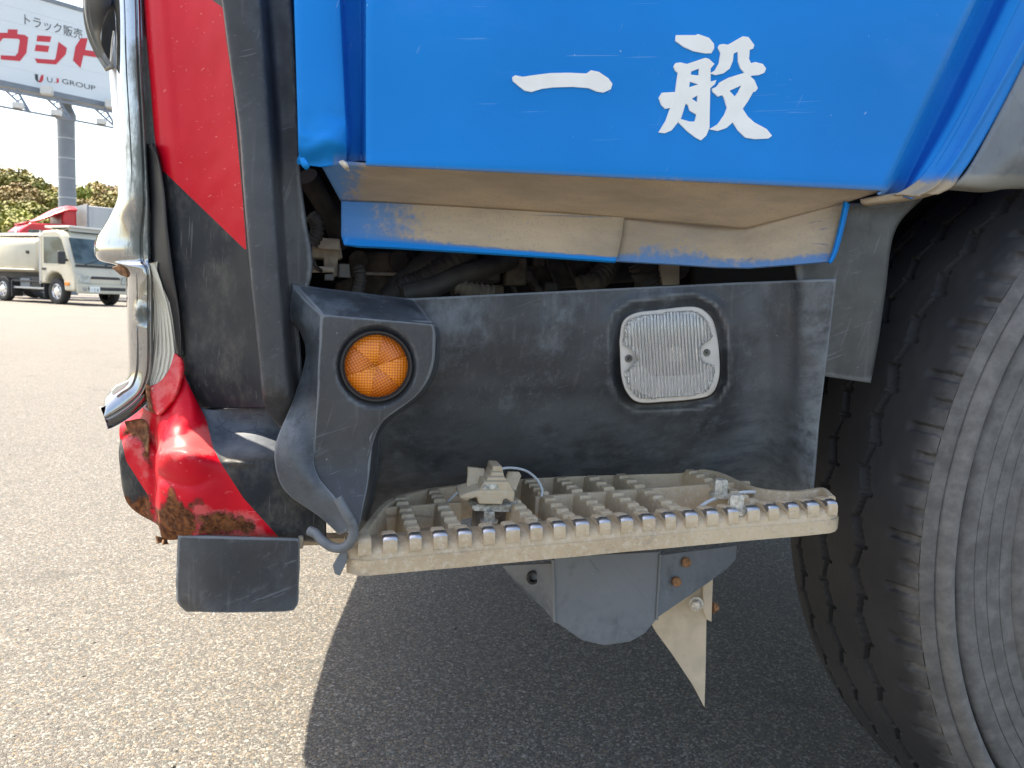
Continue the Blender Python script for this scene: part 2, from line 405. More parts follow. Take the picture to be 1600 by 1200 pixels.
def cyl(name, c, axis, r, L, mat, parent=None, seg=20, bev=0.0, r2=None):
    axis = Vector(axis).normalized(); q = axis.to_track_quat('Z', 'Y').to_matrix()
    c = Vector(c); r2 = r if r2 is None else r2
    V = [c+q @ Vector((r*math.cos(2*math.pi*k/seg), r*math.sin(2*math.pi*k/seg), 0)) for k in range(seg)]
    V += [c+q @ Vector((r2*math.cos(2*math.pi*k/seg), r2*math.sin(2*math.pi*k/seg), L)) for k in range(seg)]
    Fc = [(k, (k+1) % seg, (k+1) % seg+seg, k+seg) for k in range(seg)] + [tuple(range(seg-1, -1, -1)), tuple(range(seg, 2*seg))]
    o = mesh_obj(name, V, Fc, mat, parent, 35)
    if bev: bevel(o, bev)
    return o
def lathe(name, c, axis, prof, mat, parent=None, seg=48, a0=0, a1=2*math.pi, smooth=45, attrs=None):
    """prof: (radius, along) pairs"""
    axis = Vector(axis).normalized(); q = axis.to_track_quat('Z', 'Y').to_matrix(); c = Vector(c)
    full = abs(a1-a0-2*math.pi) < 1e-6; ns = seg if full else seg+1; V = []
    for k in range(ns):
        a = a0+(a1-a0)*k/seg
        V += [c+q @ Vector((r*math.cos(a), r*math.sin(a), z)) for r, z in prof]
    n = len(prof); Fc = []
    for k in range(seg):
        k2 = (k+1) % ns
        Fc += [(k*n+i, k2*n+i, k2*n+i+1, k*n+i+1) for i in range(n-1)]
    o = mesh_obj(name, V, Fc, mat, parent, smooth)
    if attrs:
        for an, f in attrs.items():
            A = o.data.attributes.new(an, 'FLOAT', 'POINT'); A.data.foreach_set('value', [float(f(v)) for v in V])
    return o
def bolt(name, c, axis, r, L, mat, parent):
    """hexagon head on a round washer"""
    axis = Vector(axis).normalized(); q = axis.to_track_quat('Z', 'Y').to_matrix(); c = Vector(c); V = []; Fc = []
    def ring(rad, z, n, ph=0): 
        i = len(V); V.extend(c+q @ Vector((rad*math.cos(2*math.pi*k/n+ph), rad*math.sin(2*math.pi*k/n+ph), z)) for k in range(n)); return list(range(i, i+n))
    a = ring(r*1.45, 0, 12); b = ring(r*1.45, L*.22, 12); h1 = ring(r, L*.22, 6, .3); h2 = ring(r, L*.88, 6, .3); h3 = ring(r*.82, L, 6, .3)
    for u, w in ((a, b), (h1, h2), (h2, h3)):
        n = len(u); Fc.extend((u[k], u[(k+1) % n], w[(k+1) % n], w[k]) for k in range(n))
    Fc += [tuple(reversed(a)), tuple(b), tuple(h3)]
    return mesh_obj(name, V, Fc, mat, parent, 30)
def thing(name, loc, label, cat, group=None, rz=0):
    o = bpy.data.objects.new(name, None); COL.objects.link(o); o.location = loc; o.rotation_euler = (0, 0, rz)
    o.empty_display_size = .2; o['label'] = label; o['category'] = cat
    if group: o['group'] = group
    return o
def inpoly(x, y, P):
    r = False; j = len(P)-1
    for i in range(len(P)):
        if (P[i][1] > y) != (P[j][1] > y) and x < (P[j][0]-P[i][0])*(y-P[i][1])/(P[j][1]-P[i][1])+P[i][0]: r = not r
        j = i
    return r
def pdist(x, y, P):
    b = 1e9
    for i in range(len(P)):
        ax, ay = P[i-1]; bx, by = P[i]; dx, dy = bx-ax, by-ay
        t = max(0, min(1, ((x-ax)*dx+(y-ay)*dy)/max(1e-9, dx*dx+dy*dy)))
        b = min(b, math.hypot(x-ax-t*dx, y-ay-t*dy))
    return b
def soft(polys, w):
    """mask: .5 on the outline of any of the patches, rising to 1 inside over w pixels"""
    def f(v):
        x, y = pr(v); m = 0.0
        for P in polys:
            d = pdist(x, y, P); d = d if inpoly(x, y, P) else -d
            m = max(m, max(0, min(1, .5+.5*d/w)))
        return m
    return f

# ================================================================== SETTING
def build_ground():
    V = []; Fc = []
    xs = [-400, -120, -40, -10, -2, 0, 2, 6, 20, 60, 200]; ys = [-60, -10, -2, 0, 1, 2, 5, 15, 40, 90, 150, 400]
    for y in ys:
        for x in xs: V.append((x, y, 0))
    n = len(xs)
    for j in range(len(ys)-1):
        for i in range(n-1): Fc.append((j*n+i, j*n+i+1, (j+1)*n+i+1, (j+1)*n+i))
    o = mesh_obj('ground', V, Fc, GROUND); o['kind'] = 'structure'; o['label'] = 'pale worn asphalt yard with exposed stone chips'
build_ground()

def grit():
    # loose stones lying on the asphalt
    rnd = random.Random(5); V = []; Fc = []
    base = [(0, 0, 1), (.9, 0, .1), (.25, .85, .05), (-.75, .5, .1), (-.7, -.55, .05), (.3, -.85, .1), (0, 0, -.6)]
    tri = [(0, 1, 2), (0, 2, 3), (0, 3, 4), (0, 4, 5), (0, 5, 1), (6, 2, 1), (6, 3, 2), (6, 4, 3), (6, 5, 4), (6, 1, 5)]
    for _ in range(2600):
        y = .3+5.5*rnd.random()**1.7; x = rnd.uniform(-1.0, .55)*(y+.7)
        r = rnd.uniform(.0012, .0028)*(2.0 if rnd.random() < .05 else 1); a = rnd.uniform(0, 6.28); k = len(V)
        for (u, v, w) in base:
            j = rnd.uniform(.75, 1.25)
            V.append((x+r*j*(u*math.cos(a)-v*math.sin(a)), y+r*j*(u*math.sin(a)+v*math.cos(a))*.8, .6*r*(w+.5)*j))
        Fc += [(p+k, q+k, t+k) for p, q, t in tri]
    m = Mat('loose_grit', .85); n = m.voro(120, out='Color'); sp = m.n('ShaderNodeSeparateColor'); m.link(n, sp.inputs[0])
    m.col(m.mix(sp.outputs[0], (.05, .05, .05), (.36, .34, .30)))
    o = mesh_obj('grit', V, Fc, m.m); o['kind'] = 'stuff'; o['label'] = 'loose grit scattered over the asphalt'; o['category'] = 'grit'
grit()

# ================================================================== THE TRUCK
truck = thing('truck', (1.0, 1.2, 0), 'blue truck with dented striped bumper corner and broken dusty step', 'truck')

# ---- wheel ---------------------------------------------------------
WC = Vector((1.0908, 0, .49)); RT = .492
def build_wheel():
    # tread: real grooves, shoulder lugs
    yo, yi = -.018, .214
    TN = 1300; YN = 104; V = []; dust = []
    NL = 52
    def tri(x): x = x % 1.0; return 4*abs(x-.5)-1
    for i in range(TN+1):
        a = RAD(60)+(RAD(300)-RAD(60))*i/TN           # a = 180 deg faces the front of the truck
        for j in range(YN+1):
            y = yo+(yi-yo)*j/YN; w = (y-yo)/(yi-yo)
            crown = .010*((w-.5)*2)**4 + .004*((w-.5)*2)**2
            dep = 0
            th = a/(2*math.pi)*NL
            for g, (gy, amp, wid) in enumerate(((.34, .020, .0042), (.60, .020, .0034), (.84, .018, .0038))):
                c = gy*(yi-yo)+amp*.26*tri(th*1.0+g*.37)*1.0+.003*nz((a*9, g, 0), 1.0)
                ww = wid*(1.0+.55*(1 if (th+g*.37) % 1 < .5 else -.35))
                d = abs((y-yo)-c)
                dep = max(dep, .0085*(1-sst(d, ww*.6, ww*1.25)))
                kink = min((th+g*.37) % .5, .5-(th+g*.37) % .5)       # short sipes at each bend
                if d < .011 and kink < .035: dep = max(dep, .006*(1-sst(d, .006, .011)))
            sh = (th+.2) % 1.0                                   # shoulder notches
            if w < .17:
                ext = .17 if sh < .5 else .10
                k = abs((sh if sh < .5 else sh-.5)-.25)
                if w < ext: dep = max(dep, .0065*(.45+.55*sst(nz((math.floor(th+.2)*3.7+(sh > .5)*1.3, 7, 0), 1), -.25, .2))*(1-sst(k, .05, .11+.04*nz((th*2, y*80, 1), 1)))*(1-sst(w, ext-.03, ext)))
            dep += .0006*nz((a*30, y*90, 0), 1.0)
            r = RT-crown-dep
            V.append((WC.x+r*math.cos(a), y, WC.z+r*math.sin(a)))
            dust.append(.50*max(0, 1-w/.20)**.8 + (.18 if dep > .004 else .06) + .10*nz((a*14, y*30, 4), 1))
    Fc = [(i*(YN+1)+j, i*(YN+1)+j+1, (i+1)*(YN+1)+j+1, (i+1)*(YN+1)+j) for i in range(TN) for j in range(YN)]
    wheel = bpy.data.objects.new('wheel', None); wheel.empty_display_size = .1; wheel.location = (WC.x, .1, WC.z)
    link(wheel, truck)
    wheel.matrix_parent_inverse = parent_world(truck).inverted()
    o = mesh_obj('tyre_tread', V, Fc, TYRE, wheel, 40)
    A = o.data.attributes.new('dust', 'FLOAT', 'POINT'); A.data.foreach_set('value', dust)
    # sidewall: shoulder, round buffing rib, ringed wall, bead
    s = RT-.0145
    prof = [(s, yo), (s-.003, yo-.004), (s-.008, yo-.008), (s-.011, yo-.0085), (s-.0125, yo-.006)]
    for k in range(9):                                    # the smooth round rib
        t = k/8; prof.append((s-.013-.022*t, yo-.006-.0125*math.sin(math.pi*t)**.6))
    prof += [(s-.0355, yo-.001), (s-.0385, yo-.001), (s-.042, yo-.006)]
    r = s-.046
    for q in range(4):
        prof += [(r, yo-.0090-.0010*q), (r-.0125, yo-.0100-.0010*q), (r-.0132, yo-.0088-.0010*q), (r-.0140, yo-.0100-.0010*q)]; r -= .0148
    prof += [(r-.004, yo-.019), (r-.03, yo-.020), (.325, yo-.013), (.300, yo-.002), (.290, yo+.012), (.286, yo+.03)]
    # same lathe formula in the X-Z plane
    SEG = 220; V = []; dust = []
    for k in range(SEG):
        a = 2*math.pi*k/SEG
        for (rr, y) in prof:
            V.append((WC.x+rr*math.cos(a), y+.0006*nz((math.cos(a)*9, math.sin(a)*9, rr*30), 1), WC.z+rr*math.sin(a)))
            dust.append(.25 if s-.0415 < rr < s-.034 else (.85 if s-.033 < rr < s-.012 else (.70 if rr < s-.012 else .62)))
    n = len(prof); Fc = [(k*n+i, ((k+1) % SEG)*n+i, ((k+1) % SEG)*n+i+1, k*n+i+1) for k in range(SEG) for i in range(n-1)]
    o = mesh_obj('tyre_sidewall', V, Fc, TYRE, wheel, 50)
    A = o.data.attributes.new('dust', 'FLOAT', 'POINT'); A.data.foreach_set('value', dust)
    # hidden rest of the casing and the steel disc
    lathe('tyre_casing', WC+Vector((0, 0, 0)), (0, 1, 0), [(.29, -.01), (.40, .0), (RT-.022, .0), (RT-.018, .10), (RT-.022, .205), (.44, .235), (.36, .24), (.29, .22)], TYRE, wheel, 96)
    rim = lathe('rim', WC, (0, 1, 0), [(.291, .0), (.296, -.012), (.286, -.016), (.27, .01), (.255, .06), (.20, .085), (.12, .075), (.115, .02), (.0, .015)], RIMW, wheel, 64)
    for k in range(10):
        a = 2*math.pi*k/10; bolt('wheel_nut', WC+Vector((.165*math.cos(a), .083, .165*math.sin(a))), (0, -1, 0), .016, .03, RIMW, wheel)
build_wheel()

# ---- step ----------------------------------------------------------
SYF = -.032                                               # Y of the step's nose
pL, pR = at(560, 851, SYF), at(1308, 789, SYF)
SK = (pR.z-pL.z)/(pR.x-pL.x)
SN = Vector((-SK, 0, 1)).normalized()
def zs(x): return pL.z+SK*(x-pL.x)
def ats(px, py, lift=0.0): return onplane(px, py, pL+Vector((0, 0, lift)), SN)
def S3(x, y, dz=0.0): return Vector((x, y, zs(x)+dz))
def build_step():
    step = bpy.data.objects.new('step', None); step.location = S3(.25, .08); step.empty_display_size = .05; link(step, truck)
    xl, xr = at(545, 870, SYF).x, at(1317, 815, SYF).x
    # nose bar with rounded lower lip; height from the measured face
    H = at(700, 848, SYF).z-at(700, 888, SYF).z
    prof = [(-.0015, .030), (-.0035, .014), (-.0045, .0048), (-.0065, .0020), (-.0098, -.0004), (-.024, -.0022), (-H+.006, -.0016), (-H+.0025, .0005), (-H, .005), (-H, .026)]
    V = []; NS = 60
    worn = []
    for k in range(NS+1):
        x = xl+(xr-xl)*k/NS
        e = min(x-xl, xr-x); cut = max(0, .018-e)             # rounded ends
        for (dz, dy) in prof:
            V.append(S3(x, SYF+dy+cut*cut*30+.0006*nz((x*25, dz*40, 0), 1), dz*(1-.0*cut)+(.0005*nz((x*12, 3, 0), 1)))); worn.append(0)
    n = len(prof); Fc = [(k*n+i, k*n+i+1, (k+1)*n+i+1, (k+1)*n+i) for k in range(NS) for i in range(n-1)]
    Fc += [tuple(range(n)), tuple(range(NS*n+n-1, NS*n-1, -1))]
    nose = mesh_obj('nose', V, Fc, STEP, step, 60)
    s = nose.modifiers.new('t', 'SOLIDIFY'); s.thickness = .003
    # worn teeth along the nose
    tx = [at(p, q, SYF).x for p, q in ((570, 840), (1302, 782))]
    NT = 22; tm = None
    for k in range(NT):
        x = tx[0]+(tx[1]-tx[0])*k/(NT-1); w = .0112*(1+.10*math.sin(k*2.3))
        prof2 = [(.024, -.004), (.0235, .0030), (.012, .0044), (.0040, .0046), (.0008, .0034), (-.0010, .0000), (-.0014, -.0050), (-.0008, -.0095)]
        V = []; wr = []
        for sx in (-.5, -.36, .36, .5):
            for (dy, dz) in prof2:
                z = dz-(.0012 if abs(sx) > .4 else 0); V.append(S3(x+sx*w, SYF+dy, z))
                wr.append(1.0 if (dz > .0032 and dy < .008 and k != 0) else (.12 if dz > -.002 else 0.0))
        n2 = len(prof2); Fc = [(a*n2+i, a*n2+i+1, (a+1)*n2+i+1, (a+1)*n2+i) for a in range(3) for i in range(n2-1)]
        Fc += [tuple(range(n2)), tuple(range(3*n2+n2-1, 3*n2-1, -1))]
        o = mesh_obj('tooth', V, Fc, STEP, step, 45)
        A = o.data.attributes.new('worn', 'FLOAT', 'POINT'); A.data.foreach_set('value', wr)
    # rear rim following the measured outline
    out = [(549, 845), (566, 824), (598, 786), (640, 769), (700, 759), (800, 748), (900, 742), (1000, 736), (1080, 732), (1122, 737), (1160, 753), (1190, 763), (1240, 767), (1286, 762), (1306, 776)]
    P = [ats(*q) for q in out]
    path = [cr(P, k/4) for k in range((len(P)-1)*4+1)]
    V = []; wbar = .0075
    for k, p in enumerate(path):
        t = (path[min(k+1, len(path)-1)]-path[max(k-1, 0)]).normalized(); nrm = Vector((t.y, -t.x, 0)).normalized(); dp = -.036+.018*max(0, 1-min(k, len(path)-1-k)/7)
        V += [p+Vector((0, 0, dp)), p+Vector((0, 0, -.001)), p+nrm*.0012+Vector((0, 0, .0004)), p+nrm*(wbar-.001)+Vector((0, 0, .0004)), p+nrm*wbar+Vector((0, 0, -.001)), p+nrm*(wbar+.003)+Vector((0, 0, dp))]
    n = 6; Fc = [(k*n+i, (k+1)*n+i, (k+1)*n+(i+1) % n, k*n+(i+1) % n) for k in range(len(path)-1) for i in range(n)]
    Fc += [tuple(range(n)), tuple(range(len(V)-1, len(V)-n-1, -1))]
    mesh_obj('rear_rim', V, Fc, STEP, step, 40)
    # depth of the plate behind a given x
    def yback(x):
        b = None
        for a, c in zip(path, path[1:]):
            if (a.x-x)*(c.x-x) <= 0 and abs(c.x-a.x) > 1e-6:
                y = a.y+(c.y-a.y)*(x-a.x)/(c.x-a.x); b = y if b is None else max(b, y)
        return b if b is not None else .05
    # lengthwise middle bar
    mid = [(604, 797), (720, 787), (860, 775), (1000, 758), (1120, 745)]
    mp = [ats(*q) for q in mid]
    ym = sum(p.y for p in mp)/len(mp)
    x0, x1 = ats(604, 797).x, .47
    def bar(x, y0, y1, w, top=0.0):
        pass
    segs = [(x0, ats(722, 785).x), (ats(838, 776).x, x1)]
    for a, b in segs:
        V = []; K = 14
        for k in range(K+1):
            x = a+(b-a)*k/K
            for (dy, dz) in ((-.005, -.036), (-.0032, -.0015), (-.0022, 0), (.0022, 0), (.0032, -.0015), (.005, -.036)): V.append(S3(x, ym+dy, dz-.0012))
        Fc = [(k*6+i, k*6+(i+1) % 6, (k+1)*6+(i+1) % 6, (k+1)*6+i) for k in range(K) for i in range(6)]
        Fc += [(5, 4, 3, 2, 1, 0), tuple(range(K*6, K*6+6))]
        mesh_obj('lengthwise_rib', V, Fc, STEP, step, 35)
    # cross ribs with knurled tops
    fx = [ats(p, 828).x for p in (646, 714, 846, 913, 981, 1047, 1112)]
    def rib(x, ya, yb, shift, w=.0060):
        V = []; wr = []; Fc = []
        L = yb-ya; nk = max(2, round(L/.0195))
        ys = []
        for k in range(nk):
            a = ya+L*k/nk; b = a+L/nk
            for t, hgt in ((.0, 0), (.07, .0030), (.54, .0030), (.62, 0)): ys.append((a+(b-a)*t, hgt))
        ys.append((yb, 0))
        for (y, hg) in ys:
            xx = x+shift*(y-ya)/max(1e-6, L)
            for (dx, dz) in ((-w-.003, -.036), (-w, -.001+hg), (-w+.0012, hg), (w-.0012, hg), (w, -.001+hg), (w+.003, -.036)): V.append(S3(xx+dx, y, dz-.001))
        m = len(ys); Fc = [(k*6+i, (k+1)*6+i, (k+1)*6+(i+1) % 6, k*6+(i+1) % 6) for k in range(m-1) for i in range(6)]
        Fc += [tuple(range(6)), tuple(range((m-1)*6+5, (m-1)*6-1, -1))]
        return mesh_obj('cross_rib', V, Fc, STEP, step, 30)
    for i, x in enumerate(fx):
        rib(x, SYF+.030, ym-.003, .0)
        xb = x
        yb = yback(xb)
        if yb > ym+.02: rib(xb, ym+.003, yb-.004, .0)
    rib(ats(1190, 790).x, SYF+.03, yback(ats(1190, 790).x)-.004, 0, .005)
    # webs that close the cells below, leaving slots
    for i in range(len(fx)-1):
        if i == 1: continue
        xa, xb = fx[i]+.009, fx[i+1]-.009
        for (ya, yb) in ((SYF+.034, ym-.012), (ym+.012, min(yback(xa), yback(xb))-.012)):
            V = [S3(xa-.004, ya, -.033), S3(xb+.004, ya, -.037), S3(xb+.004, yb, -.020), S3(xa-.004, yb, -.024)]
            prism('cell_web', V, (0, 0, -.003), STEP, step)
    # hexagon bolts that hold the plate
    for q in ((1125, 770), (1149, 795)):
        bolt('bolt', ats(*q)+Vector((0, 0, -.004)), (0, 0, 1), .0076, .0185, ZINC, step)
    # torn-off lump of the plate, standing up on its bolt
    c = ats(775, 787)
    def L3(px, py, dy): return at(px, py, c.y+dy)
    # ridge block with knurled back, measured front outline
    for pix, dy in (([(748, 768), (803, 768), (795, 753), (757, 753)], -.016), ([(757, 755), (795, 755), (789, 746), (763, 746)], -.010), ([(764, 747), (789, 748), (787, 739), (768, 738)], -.004), ([(768, 740), (787, 741), (785, 729), (770, 728)], .002)):
        prism('torn_lump_ridge', [L3(x, y, dy) for x, y in pix], (0, .024, .001), STEP, step, .0012)
    prism('cast_mark', [L3(x, y, -.0168) for x, y in ((757, 757), (776, 756), (781, 765), (752, 765))], (0, .002, 0), PALE, step, .0004)
    prism('torn_lump_base', [L3(*p) for p in ((718, 776, -.018), (730, 771, -.018), (747, 767, -.018), (784, 767, -.018), (805, 768, -.018), (803, 785, -.018), (797, 784, -.018), (792, 780, -.018), (787, 781, -.018), (785, 789, -.018), (748, 788, -.018), (745, 777, -.018), (728, 783, -.018), (720, 781, -.018))], (0, .026, .004), STEP, step, .0015)
    prism('torn_wing', [L3(*p) for p in ((731, 730, .012), (758, 733, .012), (757, 745, .008), (748, 762, -.004), (728, 770, -.008), (731, 745, .006))], (0, .005, 0), STEP, step, .001)
    prism('torn_wing', [L3(*p) for p in ((794, 738, .014), (812, 738, .012), (815, 744, .012), (806, 768, -.006), (798, 762, -.002), (790, 750, .008))], (0, .005, 0), STEP, step, .001)
    prism('clamp_plate', [L3(*p) for p in ((738, 790, -.012), (742, 789, -.012), (808, 790, -.012), (810, 783, -.004), (809, 801, -.012), (742, 799, -.012), (738, 797, -.012))], (0, .022, .002), PALE, step, .0012)
    bb = at(777, 818, c.y+.006)
    box('mounting_block', bb+Vector((0, .012, -.004)), (.043, .022, .034), STEELD, step, .001)
    bolt('clamp_bolt', at(764, 816, c.y-.010), (0, 0, 1), .0062, .0115, ZINC, step)
    tube('clamp_stud', [at(764, 830, c.y-.010), at(764, 812, c.y-.010)], .0048, ZINC, step, 12, ripple=.14, pitch=.0018)
    # cable ties
    tube('cable_tie', [ats(690, 795, -.012), at(712, 772, .11), at(735, 755, .115), at(770, 737, .118), at(795, 731, .118), at(820, 735, .112), at(838, 748, .100), at(847, 765, .088), at(846, 776, .08)], .0014, NYLON, step, 8)
    tube('cable_tie', [ats(1082, 806, -.012), at(1089, 797, .022), at(1106, 784, .032), at(1135, 774, .04), at(1165, 769, .045), at(1196, 770, .045), at(1205, 776, .04)], .0018, NYLON, step, 8)
build_step()

# ---- skirt panel with lamp -----------------------------------------
LAMP = [(968, 528), (973, 502), (992, 489), (1028, 484), (1083, 479), (1107, 491), (1118, 513), (1124, 557), (1123, 592), (1111, 616), (1083, 624), (1038, 628), (999, 629), (981, 616), (971, 590), (968, 543)]
def sk_y(px, py):
    t = sst(py, 470, 770)
    base = .048+.022*sst(py, 500, 640)+.10*max(0, (py-600)/165)**1.6*(1 if py > 600 else 0)
    right = sst(px, 1175, 1300)
    edge = .008+.040*max(0, (py-440)/320)
    y = base*(1-right)+edge*right
    y += .004*math.exp(-((px-1232)/16)**2)
    return y
def skirt():
    rows = []
    tops = lambda x: 466-(x-645)*.0485 if x < 1160 else 441.0-(x-1160)*.035
    def bot(x):
        pts = [(555, 826), (600, 800), (640, 778), (800, 755), (1000, 744), (1080, 741), (1130, 745), (1180, 762), (1268, 766), (1310, 766)]
        for (a, b), (c, d) in zip(pts, pts[1:]):
            if a <= x <= c: return b+(d-b)*(x-a)/(c-a)
        return pts[0][1] if x < pts[0][0] else pts[-1][1]
    NV = 44
    for k in range(NV+1):
        t = k/NV; row = []
        for x in range(0, 121):
            px = 556+(1307-556)*x/120
            rx = px
            if x > 100:                                  # right border leans with the panel's edge
                tt = (x-100)/20; lim = 1307-(41)*((t)**1.0); rx = (556+(1307-556)*100/120)*(1-tt)+lim*tt
            a, b = tops(rx), bot(rx)+10; py = a+(b-a)*t
            y = sk_y(rx, py)
            d = pdist(rx, py, LAMP); d = d if inpoly(rx, py, LAMP) else -d
            y += .006*sst(d, -14, -2)*(1 if d < 60 else 1)
            y -= .0035*sst(d, -34, -18)*(1-sst(d, -18, -10))
            row.append(at(rx, py, y))
        rows.append(row)
    dirt = soft([[(925, 480), (960, 470), (1120, 462), (1140, 500), (1120, 480), (985, 482), (960, 520), (955, 600), (1000, 640), (1120, 640), (1130, 655), (980, 655), (935, 600)]], 60)
    def dm(v):
        x, y = pr(v); return .30*dirt(v)+.42*sst(y, 690, 775)*(.6+.4*sst(x, 900, 560))*.6
    def chalk_skylight(v):
        x, y = pr(v); return 1.15*sst(y, 580, 735)*(.45+.55*sst(x, 960, 1150))*(.75+.9*nz(v, 16))+.70*sst(x, 1240, 1262)+.25*sst(x, 1140, 1175)*(1-sst(x, 1195, 1215))-.35*math.exp(-((x-1228)/15)**2)  # chalk, plus painted sky light low down and reflected light along the right
    sheet('skirt_panel', rows, PLAST, truck, 2, 2, .004, attrs={'dirt': dm, 'chalk_skylight': chalk_skylight}, linear=True)
skirt()
def lamp():
    yl = sk_y(1046, 553)+.004
    L = bpy.data.objects.new('side_lamp', None); L.location = at(1046, 553, yl); L.empty_display_size = .03; link(L, truck)
    cx = sum(p[0] for p in LAMP)/len(LAMP); cy = sum(p[1] for p in LAMP)/len(LAMP)
    P = [Vector((x, y, 0)) for x, y in LAMP]
    sm = []
    N0 = len(P)
    for k in range(N0*10):
        i = k//10; f = k/10-i; p0, p1, p2, p3 = P[(i-1) % N0], P[i % N0], P[(i+1) % N0], P[(i+2) % N0]
        sm.append(.5*((2*p1)+(p2-p0)*f+(2*p0-5*p1+4*p2-p3)*f*f+(3*p1-p0-3*p2+p3)*f**3))
    def sc(f): return [(cx+(p.x-cx)*f, cy+(p.y-cy)*f) for p in sm]
    n = len(sm)
    LUG = ((974, 560, 1), (1114, 551, -1))
    def notch(pts, r):
        out = []
        for x, y in pts:
            for sx, sy, sg in LUG:
                if (cx-sx)*(cx-x) > 0 and abs(y-sy) < r:
                    xx = sx+sg*math.sqrt(r*r-(y-sy)**2); x = max(x, xx) if sg > 0 else min(x, xx)
            out.append((x, y))
        return out
    # gasket and rim
    def ringmesh(name, loops, mat):
        V = []; 
        for pts, dy in loops: V += [at(x, y, yl+dy) for x, y in pts]
        m = len(loops); Fc = [(a*n+k, (a+1)*n+k, (a+1)*n+(k+1) % n, a*n+(k+1) % n) for a in range(m-1) for k in range(n)]
        return mesh_obj(name, V, Fc, mat, L, 50)
    ringmesh('gasket', [(sc(1.03), .018), (sc(1.025), .002), (sc(1.0), -.001), (sc(.98), .01)], BLACKG)
    ringmesh('rim', [(sc(1.0), .004), (sc(1.0), -.007), (sc(.985), -.0098), (notch(sc(.905), 20), -.0102), (notch(sc(.885), 22), -.0088), (notch(sc(.88), 22.5), .004)], LAMPH)
    for sx, sy in ((982, 560), (1104, 551)):
        cyl('screw', at(sx, sy, yl-.0098), (0, -1, 0), .0040, .0014, STEELD, L, 16, .0004)
        for an in (.4, 1.97): box('screw_slot', at(sx, sy, yl-.0113), (.0046, .0005, .0009), BLACKG, L, 0, Matrix.Rotation(an, 3, 'Y'))
    # fluted clear lens
    ins = notch(sc(.895), 21)
    NX = 400; NY = 60; V = []; idx = {}; Fc = []
    x0, x1 = 970, 1124; y0, y1 = 480, 630
    ok = {}
    for j in range(NY+1):
        for i in range(NX+1):
            px = x0+(x1-x0)*i/NX; py = y0+(y1-y0)*j/NY
            px2 = px+(py-553)*.06; py2 = py-(px-1046)*.055
            fl = abs(math.sin(math.pi*px/5.2)); 
            u = (px-1046)/75; w = (py-553)/72
            y = yl-.0105-.0055*(1-min(1, (u**4+w**4)))-.0016*fl
            ok[i, j] = inpoly(px2, py2, ins)
            idx[i, j] = len(V); V.append(at(px2, py2, y))
    for j in range(NY):
        for i in range(NX):
            q = ((i, j), (i, j+1), (i+1, j+1), (i+1, j))
            if sum(ok[k] for k in q) >= 2: Fc.append(tuple(idx[k] for k in q))
    o = mesh_obj('lens', V, Fc, LENS, L, 60)
    s = o.modifiers.new('t', 'SOLIDIFY'); s.thickness = .002; s.offset = -1
    # bowl reflector behind it and the bulb
    rows = []
    for j in range(13):
        row = []
        for i in range(13):
            u = i/6-1; w = j/6-1; su = u*math.sqrt(1-.42*w*w); sw = w*math.sqrt(1-.42*u*u); row.append(at(1046+su*72+(sw*70)*.06, 553+sw*69-su*4, yl+.012-.016*max(abs(u)**3, abs(w)**3)-.004*(1 if abs(w) > .5 else 0)))
        rows.append(row)
    sheet('reflector_bowl', rows, SILVER, L, 2, 2, .0015)
    cyl('bulb', at(1046, 553, yl+.006), (0, -1, 0), .008, .008, LAMPH, L, 16)
lamp()

